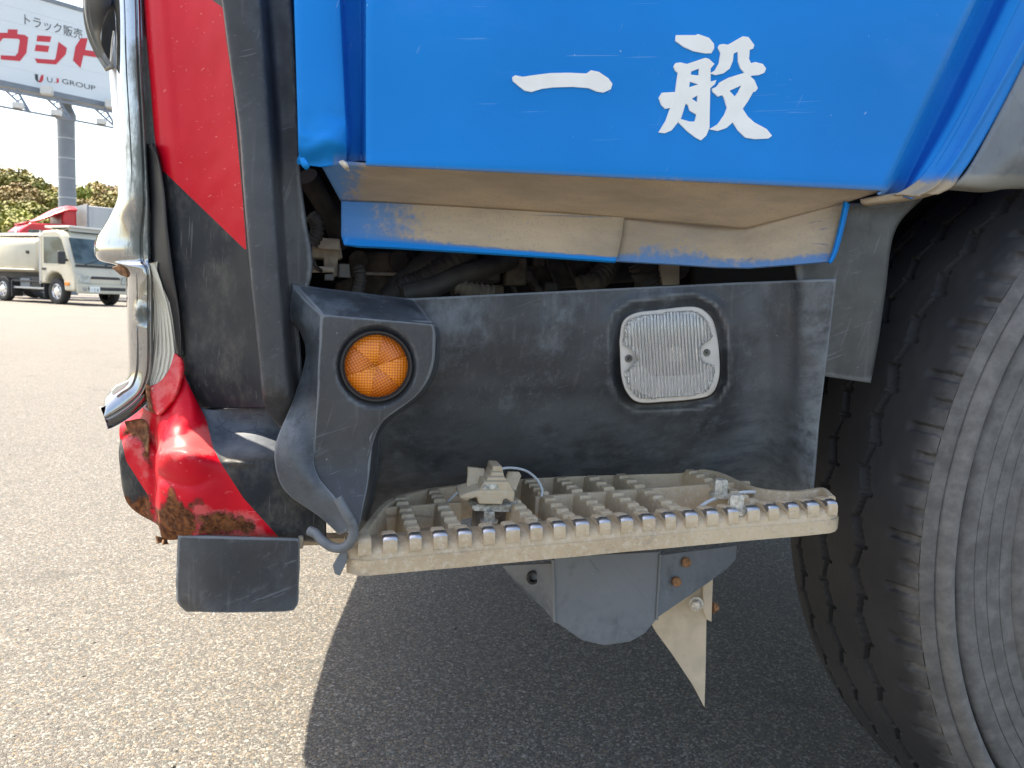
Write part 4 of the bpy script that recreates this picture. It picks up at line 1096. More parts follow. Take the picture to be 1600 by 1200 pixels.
    top = [(1206, 180), (1215, 165), (1235, 162), (1258, 166), (1335, 122), (1365, 126), (1396, 168), (1390, 186), (1372, 192), (1368, 240), (1378, 262), (1400, 256), (1440, 266), (1457, 290), (1448, 312), (1420, 324), (1385, 326), (1375, 332), (1395, 348), (1414, 392), (1402, 410), (1390, 412), (1366, 455), (1335, 500), (1362, 540), (1395, 570), (1460, 605), (1488, 640), (1470, 654), (1400, 658), (1350, 650), (1310, 612), (1284, 570), (1250, 600), (1205, 615), (1160, 606), (1205, 580), (1240, 530), (1254, 495), (1238, 440), (1228, 428), (1208, 436), (1180, 412), (1175, 396), (1200, 384), (1215, 362), (1260, 338), (1345, 312), (1325, 290), (1312, 255), (1310, 202), (1288, 212), (1284, 250), (1268, 290), (1235, 315), (1195, 324), (1165, 315), (1190, 300), (1212, 262), (1220, 210)]
    hole4 = [(1266, 406), (1328, 378), (1312, 412), (1294, 436)]
    glyph([ichi, dot], 760, 20, s)
    def with_holes(outer, holes):
        P = list(outer)
        for H in holes:
            bi = min(((a, b) for a in range(len(P)) for b in range(len(H))), key=lambda q: (P[q[0]][0]-H[q[1]][0])**2+(P[q[0]][1]-H[q[1]][1])**2)
            a, b = bi; ao = sum(P[i-1][0]*P[i][1]-P[i][0]*P[i-1][1] for i in range(len(P))); ah = sum(H[i-1][0]*H[i][1]-H[i][0]*H[i-1][1] for i in range(len(H)))
            HH = H if ao*ah < 0 else list(reversed(H)); b = HH.index(H[b])
            P = P[:a+1]+HH[b:]+HH[:b+1]+P[a:]
        return P
    glyph([with_holes(hull, [hole1, hole2, hole3]), with_holes(top, [hole4])], 760, 20, s)
door()

# ---- mud flap, wheel-arch trim, liner ----------------------------------------
def flaps():
    M = [[(1240, 330, .034), (1330, 318, .034), (1380, 318, .036), (1436, 306, .040), (1448, 304, .046)],
         [(1240, 380, .034), (1330, 372, .034), (1370, 370, .036), (1396, 362, .038), (1399, 360, .050)],
         [(1250, 450, .034), (1320, 450, .034), (1350, 452, .036), (1381, 455, .037), (1383, 455, .046)],
         [(1262, 520, .034), (1312, 528, .034), (1340, 530, .036), (1370, 533, .036), (1372, 533, .044)],
         [(1278, 586, .034), (1302, 590, .034), (1330, 594, .036), (1358, 598, .035), (1360, 598, .042)]]
    sheet('mud_flap', [[at(*p) for p in r] for r in M], MUDFLAP, truck, 8, 8, .004, attrs={'dirt': lambda v: .22})
    T = [[(1700, -110, -.012), (1790, -90, -.006), (1860, -60, .02)], [(1612, 80, -.010), (1700, 120, -.010), (1760, 150, .03)], [(1560, 182, -.008), (1640, 210, -.012), (1700, 240, .03)], [(1520, 255, -.006), (1580, 262, -.010), (1650, 285, .03)],
         [(1496, 286, -.002), (1550, 292, -.004), (1610, 296, .03)], [(1478, 297, .012), (1545, 300, .012), (1600, 285, .05)]]
    sheet('fender_trim', [[at(*p) for p in r] for r in T], FENDER, truck, 8, 8, .004, attrs={'dirt': lambda v: 1.1*sst(pr(v)[1]-(pr(v)[0]-1500)*.02, 258, 285)})
    # dark wheel arch shell behind the tyre
    V = []; K = 24
    for k in range(K+1):
        a = RAD(-5)+RAD(122)*k/K
        for y in (.02, .30): V.append((WC.x+.585*math.cos(a), y, WC.z+.06+.52*math.sin(a)*.98))
    Fc = [(2*k, 2*k+1, 2*k+3, 2*k+2) for k in range(K)]
    o = mesh_obj('wheel_arch_liner', V, Fc, DARK, truck, 180); s = o.modifiers.new('t', 'SOLIDIFY'); s.thickness = .004
    box('arch_back_wall', (1.15, .31, .80), (1.3, .01, .55), DARK, truck)
flaps()

# ---- engine bay clutter seen through the gap ------------------------------------
def bay():
    pyprism('connector_block', [(487, 371), (530, 373), (536, 403), (532, 404), (528, 404), (528, 432), (521, 432), (520, 419), (507, 418), (506, 403), (488, 402)], .13, .05, CONN, truck, .0015)
    pyprism('connector_lid', [(497, 371), (531, 373), (531, 391), (490, 388)], .115, .03, CONN, truck, .0015)
    pyprism('wiring_plug', [(530, 412), (546, 412), (548, 434), (529, 433)], .12, .03, GREYC, truck, .001)
    pyprism('wiring_plug', [(507, 428), (521, 428), (522, 438), (507, 438)], .11, .02, GREYC, truck, .001)
    tube('wiring_rail', [at(488, 421, .11), at(522, 421, .11)], .003, CONN, truck)
    tube('corrugated_hose', [at(484, 335, .09), at(494, 348, .09), at(495, 365, .09), at(486, 382, .09)], .006, HOSE, truck, 10, 8, ripple=.18, pitch=.004)
    pyprism('engine_housing', [(545, 395), (640, 392), (640, 468), (520, 468), (524, 440), (545, 436)], .22, .12, GRIME, truck, .004)
    for x in (560, 622): cyl('housing_cap', at(x, 407, .22), (0, -1, 0), .011, .008, GRIME, truck, 20, .001)
    tube('housing_edge', [at(560, 427, .205), at(632, 429, .205)], .0018, CONN, truck)
    tube('corrugated_hose', [at(559, 418, .17), at(562, 432, .165), at(560, 446, .165), at(556, 462, .165)], .0065, GREYC, truck, 10, 8, ripple=.18, pitch=.004)
    tube('rubber_hose', [at(610, 470, .17), at(640, 440, .165), at(690, 402, .16), at(745, 380, .19)], .016, HOSE, truck, 14)
    tube('corrugated_hose', [at(625, 455, .15), at(665, 438, .15), at(700, 412, .15), at(730, 390, .16)], .013, HOSE, truck, 14, 8, ripple=.12, pitch=.006)
    tube('rubber_hose', [at(630, 460, .135), at(672, 450, .135), at(720, 430, .14), at(760, 418, .15), at(800, 405, .17)], .011, HOSE, truck, 14)
    tube('corrugated_hose', [at(712, 445, .14), at(730, 452, .135), at(748, 455, .135), at(770, 458, .135)], .0075, GRIME, truck, 12, 8, ripple=.2, pitch=.006)
    for i, q in enumerate(((745, 408, 38, 34), (790, 402, 34, 44), (812, 420, 22, 22), (770, 445, 18, 18), (852, 440, 22, 18), (832, 398, 20, 20))):
        x, y, w, h = q
        pyprism('sensor_box', [(x, y), (x+w, y+1), (x+w, y+h), (x, y+h-1)], .17+.006*i, .05, GRIME if i % 2 else HOSE, truck, .003)
    tube('air_pipe', [at(830, 420, .24), at(900, 416, .24), at(960, 410, .24), at(1060, 405, .26)], .026, HOSE, truck, 16)
    tube('corrugated_hose', [at(905, 448, .19), at(928, 440, .19), at(945, 425, .20), at(955, 405, .21)], .012, GRIME, truck, 14, 8, ripple=.14, pitch=.007)
    tube('corrugated_hose', [at(1000, 404, .17), at(1010, 420, .17), at(1012, 436, .17), at(1020, 450, .17)], .016, HOSE, truck, 14, 8, ripple=.14, pitch=.008)
    pyprism('stay_plate', [(1030, 405), (1062, 408), (1062, 445), (1036, 446)], .15, .01, DUSTP, truck, .001)
    tube('rubber_hose', [at(480, 275, .10), at(500, 310, .12), at(520, 345, .14), at(530, 380, .17)], .010, HOSE, truck, 12)
    tube('thin_wire', [at(489, 404, .10), at(493, 415, .10), at(502, 424, .105)], .002, BLACKG, truck, 8)
    pyprism('valve_body', [(500, 300), (540, 300), (545, 366), (505, 366)], .22, .08, DARK, truck, .004)
    for i in range(9):
        x = 640+i*34; tube('thin_wire', [at(x, 385+6*math.sin(i), .2), at(x+18, 430, .18+.005*i), at(x+36+8*math.sin(i*3), 462, .2)], .0022+.0006*(i % 3), HOSE, truck, 8)
    # engine block mass further in
    box('engine_block', (.45, .52, .74), (1.05, .10, .40), DARK, truck, .01)
    box('inner_front_wall', (-.045, .33, .82), (.02, .36, .46), DARK, truck)
bay()

# ---- bracket under the step ---------------------------------------------------
def bracket():
    Y0 = .040
    B = bpy.data.objects.new('step_bracket', None); B.location = at(950, 900, Y0); B.empty_display_size = .05; link(B, truck)
    pyprism('bracket_web', [(864, 870), (1032, 862), (1026, 968), (1008, 990), (985, 1003), (945, 1009), (910, 1001), (868, 972)], Y0, .004, BRKT, B, .001)
    prism('bracket_gusset', [at(784, 884, Y0+.05), at(864, 880, Y0+.001), at(866, 972, Y0+.001), at(850, 952, Y0+.012), at(815, 922, Y0+.03)], (.0012, .003, 0), BRKT, B, .0006)
    prism('bracket_gusset', [at(1032, 868, Y0+.001), at(1152, 852, Y0+.050), at(1150, 874, Y0+.048), at(1135, 890, Y0+.042), at(1105, 912, Y0+.03), at(1026, 966, Y0+.001)], (-.0012, .003, 0), BRKT, B, .0006)
    # joint flange between web and gusset
    tube('fold_edge', [at(1032, 866, Y0-.001), at(1026, 968, Y0-.001)], .0016, BRKT, B)
    tube('fold_edge', [at(864, 874, Y0-.001), at(867, 972, Y0-.001)], .0016, BRKT, B)
    for (x, y, d) in ((1071, 877, .018), (1056, 907, .012)):
        cyl('bolt_head', at(x, y, Y0+d-.004), (-.25, -1, 0), .0050, .006, RUSTM, B, 14, .0008)
    lathe('bolt_hole', at(832, 902, Y0+.018), (.2, -1, 0), [(.007, -.001), (.007, .002), (.0045, .002), (.0043, -.004), (.0, -.004)], BLACKG, B, 20)
    # beige hanger plate with its bolted strap
    H = bpy.data.objects.new('hanger_plate', None); H.location = at(1070, 960, .09); H.empty_display_size = .05; link(H, truck)
    prism('plate', [at(*p) for p in ((1010, 930, .115), (1108, 880, .085), (1110, 905, .085), (1104, 972, .085), (1103, 1040, .083), (1101, 1106, .080), (1082, 1070, .087), (1050, 1022, .100), (1025, 988, .110), (1018, 976, .112))], (.001, .003, 0), DUSTP, H, .0006)
    prism('strap', [at(*p) for p in ((1100, 880, .078), (1115, 875, .075), (1112, 972, .075), (1104, 968, .078), (1098, 950, .08))], (.001, .004, 0), DUSTP, H, .0006)
    bolt('strap_bolt', at(1088, 943, .080), (-.5, -1, .1), .0055, .009, ZINC, H)
    bolt('strap_bolt', at(1114, 949, .078), (1, -.15, 0), .0045, .006, RUSTM, H)
bracket()

# ---- rest of the truck (what shades the yard) -----------------------------------
def body():
    # front bumper beam and front fascia, curved across to set the ground shadow's edge
    prof = [(.03, .90), (-.02, .90), (-.045, .86), (-.05, .62), (-.04, .545), (.02, .53), (.20, .53)]
    V = []; K = 24
    for k in range(K+1):
        t = k/K; y = .16+t*2.18; x0 = .05+lin1([(.16, -.160), (.28, -.187), (.4, -.212), (.55, -.243), (.68, -.276), (.85, -.262), (1.12, -.223), (1.47, -.152), (2.34, -.02)], y)
        for (dx, z) in prof: V.append((x0+dx, y, z))
    n = len(prof); Fc = [(k*n+i, k*n+i+1, (k+1)*n+i+1, (k+1)*n+i) for k in range(K) for i in range(n-1)]
    o = mesh_obj('front_bumper', V, Fc, PLAST2, truck, 40); s = o.modifiers.new('t', 'SOLIDIFY'); s.thickness = .004
    # cab: outline in side view, extruded across
    side = [(-.10, .95), (-.16, 1.15), (-.15, 1.55), (.02, 2.45), (.16, 2.66), (1.75, 2.66), (1.80, 2.5), (1.80, 1.12), (1.55, 1.12), (1.42, 1.02), (1.18, 1.10), (.80, 1.10), (.60, .95)]
    prism('cab_body', [(x, .055, z) for x, z in side], (0, 2.36, 0), BLUE, truck, .03, 3)
    prism('side_window', [(.22, .048, 1.62), (1.32, .048, 1.62), (1.32, .048, 2.38), (.34, .048, 2.38)], (0, .02, 0), GLASSD, truck, .003)
    prism('windscreen', [(-.135, .16, 1.60), (-.135, 2.30, 1.60), (.015, 2.24, 2.38), (.015, .22, 2.38)], (-.012, 0, .003), GLASSD, truck, .003)
    prism('front_panel', [(-.165, .14, .90), (-.165, 2.33, .90), (-.165, 2.33, 1.50), (-.165, .14, 1.50)], (.05, 0, 0), BLUE, truck, .01)
    # chassis and load body behind
    box('chassis_frame', (3.3, 1.2, .78), (6.2, .86, .28), DARK, truck, .01)
    box('underfloor_light_block', (.45, 1.2, .62), (1.25, 1.55, .02), DARK, truck)  # unseen plate added to stop sun leaking through the gap
    box('engine_sump', (.9, 1.2, .70), (1.5, .8, .40), DARK, truck, .02)
    box('front_axle', (WC.x, 1.2, .50), (.14, 1.9, .12), DARK, truck, .02)
    box('load_body', (4.6, 1.2, 1.75), (5.2, 2.42, 1.5), BLUE, truck, .02)
    lathe('far_front_wheel', (WC.x, 2.12, WC.z), (0, 1, 0), [(.10, .05), (.28, .03), (.29, .0), (.44, -.01), (.485, .02), (.492, .15), (.485, .27), (.40, .29), (.29, .28), (.1, .2)], TYRE, truck, 64)
    for x in (4.2, 5.5):
        for y in (.02, 1.85): lathe('rear_wheel', (x, y, .49), (0, 1, 0), [(.10, .10), (.28, .06), (.29, .0), (.44, -.01), (.485, .02), (.492, .25), (.485, .50), (.40, .53), (.29, .52), (.1, .4)], TYRE, truck, 48)
GLASSD = Mat('dark_window_glass', .04).m
GLASSD.node_tree.nodes['Principled BSDF'].inputs['Base Color'].default_value = (.02, .03, .035, 1)
body()

# ================================================================== BACKGROUND
CREAM = plain('cream_truck_paint', (.52, .485, .385), .35, var=.05, vscale=2)
WHITEP = plain('white_truck_paint', (.60, .60, .56), .3, var=.04, vscale=2)
REDP = plain('red_truck_paint', (.52, .02, .03), .3, var=.08, vscale=2)
ALU = plain('aluminium_panel', (.42, .43, .44), .4, .3, var=.08, vscale=1.5)
GALV = plain('galvanised_steel', (.20, .225, .25), .55, .1, var=.12, vscale=1.2)
HEADG = plain('headlight_glass', (.30, .32, .34), .12, .4, var=.3, vscale=9)
ORANGE = plain('orange_marker', (.75, .22, .02), .3, var=.1)
CHASS = plain('chassis_black', (.03, .03, .032), .6, var=.4, vscale=6)
TYRE2 = plain('far_tyre', (.028, .028, .029), .8, var=.3, vscale=8)
CHR2 = plain('polished_wheel', (.72, .72, .72), .25, .8, var=.1, vscale=6)
GLASSB = Mat('blue_tinted_glass', .05); GLASSB.col(GLASSB.mix(GLASSB.rng(GLASSB.noise(1.6, 2), .4, .6), (.02, .04, .045), (.07, .11, .12))); GLASSB = GLASSB.m
PLATEW = plain('number_plate', (.75, .77, .75), .4, var=.03)
INKG = plain('plate_ink', (.03, .12, .07), .5, var=.05)

def local(root):
    M = parent_world(root)
    return lambda p: M @ Vector(p)
def lp(root, name, pts, ext, mat, bev=0.0, parent=None):
    M = parent_world(root); return prism(name, [M @ Vector(p) for p in pts], M.to_3x3() @ Vector(ext), mat, parent or root, bev)
def lbox(root, name, c, s, mat, bev=0.0, parent=None):
    M = parent_world(root); return box(name, M @ Vector(c), s, mat, parent or root, bev, M.to_3x3())
def road_wheel(root, x, y, r, w, side):
    M = parent_world(root); a = M.to_3x3() @ Vector((0, side, 0)); c = M @ Vector((x, y, r))
    W = bpy.data.objects.new('wheel', None); W.location = c; W.empty_display_size = .1; link(W, root)
    lathe('tyre', c, a, [(r*.58, -w*.5), (r*.58, w*.30), (r*.62, w*.44), (r*.8, w*.5), (r*.94, w*.46), (r, w*.34), (r, -w*.34), (r*.9, -w*.5), (r*.58, -w*.5)], TYRE2, W, 40)
    lathe('rim', c, a, [(r*.60, w*.40), (r*.56, w*.42), (r*.50, w*.20), (r*.36, w*.22), (r*.33, w*.40), (r*.22, w*.46), (0, w*.46)], CHR2, W, 32)
    for k in range(5):
        an = 2*math.pi*k/5; e1 = M.to_3x3() @ Vector((1, 0, 0))
        cyl('wheel_nut', c+a*(w*.21)+(e1*math.cos(an)+Vector((0, 0, 1))*math.sin(an))*r*.43, a, r*.055, .03, CHASS, W, 8)
    return W

def cab_over(root, body, mat, wd, glassmat, tall=2.22, markers=True):
    """light cab-over truck cab in root's local frame, x forward, front axle at the origin"""
    h = wd/2
    sec = [(.93, .42), (.98, .52), (.98, .88), (.93, 1.02), (.86, 1.22), (.42, 2.02), (.30, tall-.08), (.10, tall), (-.52, tall-.02), (-.66, tall-.12), (-.70, 1.9), (-.70, .62), (-.45, .62), (-.42, .74), (-.30, .88), (-.12, .96), (.12, .96), (.30, .88), (.42, .72), (.46, .42)]
    lp(root, 'cab_shell', [(x, -h, z) for x, z in sec], (0, wd, 0), mat, .05)
    for s in (-1, 1):
        y = s*(h+.004)
        lp(root, 'side_window', [(-.52, y, 1.22), (.10, y, 1.22), (.66, y, 1.30), (.36, y, 1.94), (.24, y, 2.02), (-.50, y, 2.02)], (0, -s*.03, 0), glassmat, .01)
        lp(root, 'door_handle', [(-.58, y, 1.02), (-.40, y, 1.02), (-.40, y, 1.09), (-.58, y, 1.09)], (0, s*.02, 0), CHASS, .005)
        lp(root, 'door_gap', [(-.62, y, .66), (-.605, y, .66), (-.605, y, 2.06), (-.62, y, 2.06)], (0, s*.001, 0), CHASS)
        M = parent_world(root)
        lp(root, 'headlight', [(.955, s*(h-.04), .70), (.995, s*(h-.46), .66), (.995, s*(h-.44), .88), (.94, s*(h-.04), .96)], (.02, 0, 0), HEADG, .015)
        lp(root, 'side_marker', [(.52, y, .58), (.72, y, .58), (.72, y, .68), (.52, y, .68)], (0, s*.025, 0), ORANGE, .008)
        lp(root, 'mirror_arm', [(.62, y, 1.30), (.66, y, 1.30), (.66, y, 1.36), (.62, y, 1.36)], (.10, s*.16, 0), CHASS)
        lp(root, 'mirror', [(.66, s*(h+.12), 1.20), (.66, s*(h+.34), 1.20), (.66, s*(h+.34), 1.58), (.66, s*(h+.12), 1.58)], (.09, 0, 0), CHASS, .03)
    lp(root, 'windscreen', [(.868, -h+.09, 1.24), (.868, h-.09, 1.24), (.44, h-.17, 2.0), (.44, -h+.17, 2.0)], (.012, 0, .006), glassmat, .01)
    lp(root, 'windscreen_cowl', [(.90, -h+.06, 1.14), (.90, h-.06, 1.14), (.882, h-.08, 1.21), (.882, -h+.08, 1.21)], (.012, 0, .004), CHASS)
    for a, b in ((-.6, .1), (.05, .75)):
        tube('wiper', [parent_world(root) @ Vector((.90, a, 1.22)), parent_world(root) @ Vector((.78, b, 1.44))], .012, CHASS, root)
    lp(root, 'grille_slot', [(.984, -h+.48, .80), (.984, h-.48, .80), (.984, h-.52, .88), (.984, -h+.52, .88)], (.006, 0, 0), CHASS)
    lp(root, 'bumper', [(.99, -h+.02, .36), (.99, h-.02, .36), (.99, h-.02, .64), (.99, -h+.02, .64)], (.07, 0, 0), mat, .025)
    lp(root, 'bumper_intake', [(1.062, -.62, .46), (1.062, .62, .46), (1.062, .62, .56), (1.062, -.62, .56)], (.004, 0, 0), CHASS)
    for s in (-1, 1):
        M = parent_world(root); cyl('fog_lamp', M @ Vector((1.06, s*(h-.24), .50)), M.to_3x3() @ Vector((1, 0, 0)), .06, .015, HEADG, root, 16)

def text_mesh(name, body, M, height, mat, parent, ext=.004, align='LEFT', font_scale_x=1.0):
    cu = bpy.data.curves.new(name, 'FONT'); cu.body = body; cu.size = 1.0; cu.extrude = 0.0; cu.align_x = align; cu.resolution_u = 3
    ob = bpy.data.objects.new('tmp_text', cu); COL.objects.link(ob)
    dg = bpy.context.evaluated_depsgraph_get(); me = bpy.data.meshes.new_from_object(ob.evaluated_get(dg))
    bpy.data.objects.remove(ob)
    if len(me.vertices) == 0: return None, 0, 0
    xs = [v.co.x for v in me.vertices]; ys = [v.co.y for v in me.vertices]
    w, h = max(xs)-min(xs), max(ys)-min(ys); x0, y0 = min(xs), min(ys)
    for v in me.vertices: v.co = M @ Vector(((v.co.x-x0)/h*height*font_scale_x, (v.co.y-y0)/h*height, 0))
    me.materials.clear(); me.materials.append(mat)
    o = bpy.data.objects.new(name, me); link(o, parent)
    if ext: s = o.modifiers.new('t', 'SOLIDIFY'); s.thickness = ext
    return o, w/h*height, height

def tank_truck():
    A = atz(94, 475.5, 0); phi = RAD(41.5)
    c, s = math.cos(-phi), math.sin(-phi); wd = 1.96
    # wheel contact on the near side is at local (0,-.82)
    loc = Vector((A.x, A.y, 0))-Vector((c*0-s*(-.82), s*0+c*(-.82), 0))
    t = thing('tank_truck', loc, 'cream white tank truck with orange side marker parked across the yard', 'truck', rz=-phi)
    bpy.context.view_layer.update()
    cab_over(t, None, CREAM, wd, GLASSB)
    for x in (0, -2.75):
        for sd_ in (-1, 1): road_wheel(t, x, sd_*.82, .385, .26, sd_)
    M = parent_world(t)
    # rounded tank, cross-section swept along x
    def tank(name, x0, x1, hw, z0, z1, r, mat):
        V = []; K = 36
        ring = []
        for k in range(K):
            a = 2*math.pi*k/K; e = .38
            ca, sa = math.cos(a), math.sin(a)
            ring.append((hw*math.copysign(abs(ca)**e, ca), (z0+z1)/2+(z1-z0)/2*math.copysign(abs(sa)**e, sa)))
        xs = [(x0, .80), (x0+.03, .93), (x0+.10, 1), (x1-.10, 1), (x1-.03, .93), (x1, .80)]
        for x, f in xs: V += [M @ Vector((x, y*f, (z-(z0+z1)/2)*f+(z0+z1)/2)) for y, z in ring]
        Fc = [(i*K+k, i*K+(k+1) % K, (i+1)*K+(k+1) % K, (i+1)*K+k) for i in range(len(xs)-1) for k in range(K)]
        Fc += [tuple(range(K-1, -1, -1)), tuple(range(5*K, 6*K))]
        return mesh_obj(name, V, Fc, mat, t, 50)
    tank('tank', -4.6, -.95, .93, .92, 2.02, .2, CREAM)
    tube('tank_moulding', [M @ Vector((-4.5, -.95, 1.02)), M @ Vector((-1.0, -.95, 1.02))], .02, WHITEP, t)
    cyl('tank_knob', M @ Vector((-1.35, -.93, 1.55)), M.to_3x3() @ Vector((0, -1, 0)), .05, .06, CHASS, t, 12)
    for y in (-.55, .55):
        tube('tank_walkway_rail', [M @ Vector((-4.5, y, 2.14)), M @ Vector((-.9, y, 2.14)), M @ Vector((.35, y, 2.34)), ], .025, WHITEP, t, 8, straight=True)
    lbox(t, 'tank_walkway', (-2.6, 0, 2.10), (3.6, 1.2, .05), WHITEP, .01)
    lbox(t, 'roof_rack', (-.2, 0, 2.34), (1.2, 1.5, .06), WHITEP, .01)
    for x in (-.6, .25): lbox(t, 'roof_rack_stay', (x, 0, 2.27), (.05, 1.3, .12), ALU, .005)
    tube('stand_pipe', [M @ Vector((-.82, -.88, .6)), M @ Vector((-.82, -.88, 2.05)), M @ Vector((-.9, -.8, 2.2))], .045, ALU, t, 10, straight=True)
    lbox(t, 'chassis_frame', (-1.9, 0, .66), (5.2, .8, .20), CHASS, .01)
    lbox(t, 'battery_box', (-1.15, -.66, .62), (.5, .35, .34), CHASS, .02); lbox(t, 'pump_box', (-1.75, -.64, .60), (.5, .35, .30), GALV, .02)
    lbox(t, 'side_guard', (-1.4, -.90, .46), (1.7, .03, .06), ALU, .005); lbox(t, 'side_guard', (-1.4, -.90, .66), (1.7, .03, .05), CHASS, .005)
    lbox(t, 'tank_skirt', (-2.8, -.52, .72), (3.6, .10, .44), CHASS, .02)
    lbox(t, 'fuel_tank', (-1.45, -.40, .60), (1.5, .5, .5), CHASS, .04); lbox(t, 'spare_carrier', (-2.9, 0, .55), (2.6, 1.2, .4), CHASS, .04)
    for x in (-.55, -2.2): lbox(t, 'mudguard', (x, -.80, .42), (.04, .34, .5), CHASS, .01)
    pl = lp(t, 'number_plate', [(1.067, -.17-.42, .40), (1.067, .17-.42, .40), (1.067, .17-.42, .58), (1.067, -.17-.42, .58)], (.008, 0, 0), PLATEW, .003)
    R = Matrix(((0, 0, 1), (1, 0, 0), (0, 1, 0))).to_4x4()
    text_mesh('plate_number', '\u30fb2 8', M @ Matrix.Translation((1.077, -.12-.42, .43)) @ R, .09, INKG, pl, .001)
tank_truck()

def red_truck():
    # red cab with a box body behind the tank truck
    P = atz(40, 465, 0); d = ray(78, 330); P = CAM+d*(36/math.hypot(d.x, d.y))
    phi = RAD(205); t = thing('red_truck', (P.x, P.y, 0), 'red cab box truck with grey aluminium van body behind the tank truck', 'truck', rz=-RAD(-28)+RAD(180))
    bpy.context.view_layer.update(); M = parent_world(t)
    cab = [(1.5, .6), (1.55, 1.4), (1.25, 2.5), (.9, 2.80), (-.6, 2.86), (-.62, .6)]
    lp(t, 'cab_shell', [(x, -1.2, z) for x, z in cab], (0, 2.4, 0), REDP, .08)
    V = []
    rows = [[M @ Vector((1.0-1.7*i/8, -1.1+2.2*j/8, 2.78+.78*sst(i/8, 0, .95)*(1-.25*(abs(j-4)/4)**3))) for j in range(9)] for i in range(9)]
    sheet('roof_deflector', rows, REDP, t, 3, 3, .05)
    lbox(t, 'deflector_side', (-.45, 0, 3.1), (.5, 2.0, .7), REDP, .08)
    for s in (-1, 1): lp(t, 'side_window', [(-.4, s*1.206, 1.7), (1.15, s*1.206, 1.7), (.95, s*1.206, 2.55), (-.4, s*1.206, 2.55)], (0, -s*.02, 0), GLASSB, .01)
    lp(t, 'windscreen', [(1.50, -1.05, 1.62), (1.50, 1.05, 1.62), (1.27, 1.0, 2.48), (1.27, -1.0, 2.48)], (.02, 0, .01), GLASSB, .01)
    lbox(t, 'van_body', (-5.2, 0, 2.28), (8.4, 2.46, 2.66), ALU, .03)
    for x in range(14): lbox(t, 'body_rib', (-1.2-x*.6, 0, 2.28), (.03, 2.49, 2.5), ALU, .004)
    lbox(t, 'body_frame', (-1.02, 0, 2.3), (.06, 2.52, 2.74), GALV, .01)
    lbox(t, 'chassis_frame', (-3.5, 0, .75), (9.5, .9, .3), CHASS, .01)
    for x in (.4, -6.6, -7.7):
        for s in (-1, 1): road_wheel(t, x, s*1.0, .5, .3, s)
red_truck()

def white_van():
    d = ray(-6, 350); P = CAM+d*(44/math.hypot(d.x, d.y))
    t = thing('box_truck', (P.x, P.y, 0), 'grey box truck body far left behind the red truck', 'truck', rz=RAD(20))
    bpy.context.view_layer.update()
    lbox(t, 'van_body', (-2.5, 0, 2.2), (5, 2.3, 2.5), ALU, .05); lbox(t, 'roof_cap', (-2.5, 0, 3.47), (5.04, 2.34, .06), GALV, .01)
    lbox(t, 'chassis_frame', (-1.5, 0, .75), (6.5, .9, .3), CHASS, .01)
    lp(t, 'cab_shell', [(.2, -1.1, .6), (1.8, -1.1, .6), (1.85, -1.1, 1.4), (1.5, -1.1, 2.5), (.2, -1.1, 2.55)], (0, 2.2, 0), WHITEP, .08)
    for x in (1.0, -3.6):
        for s in (-1, 1): road_wheel(t, x, s*.95, .45, .28, s)
white_van()

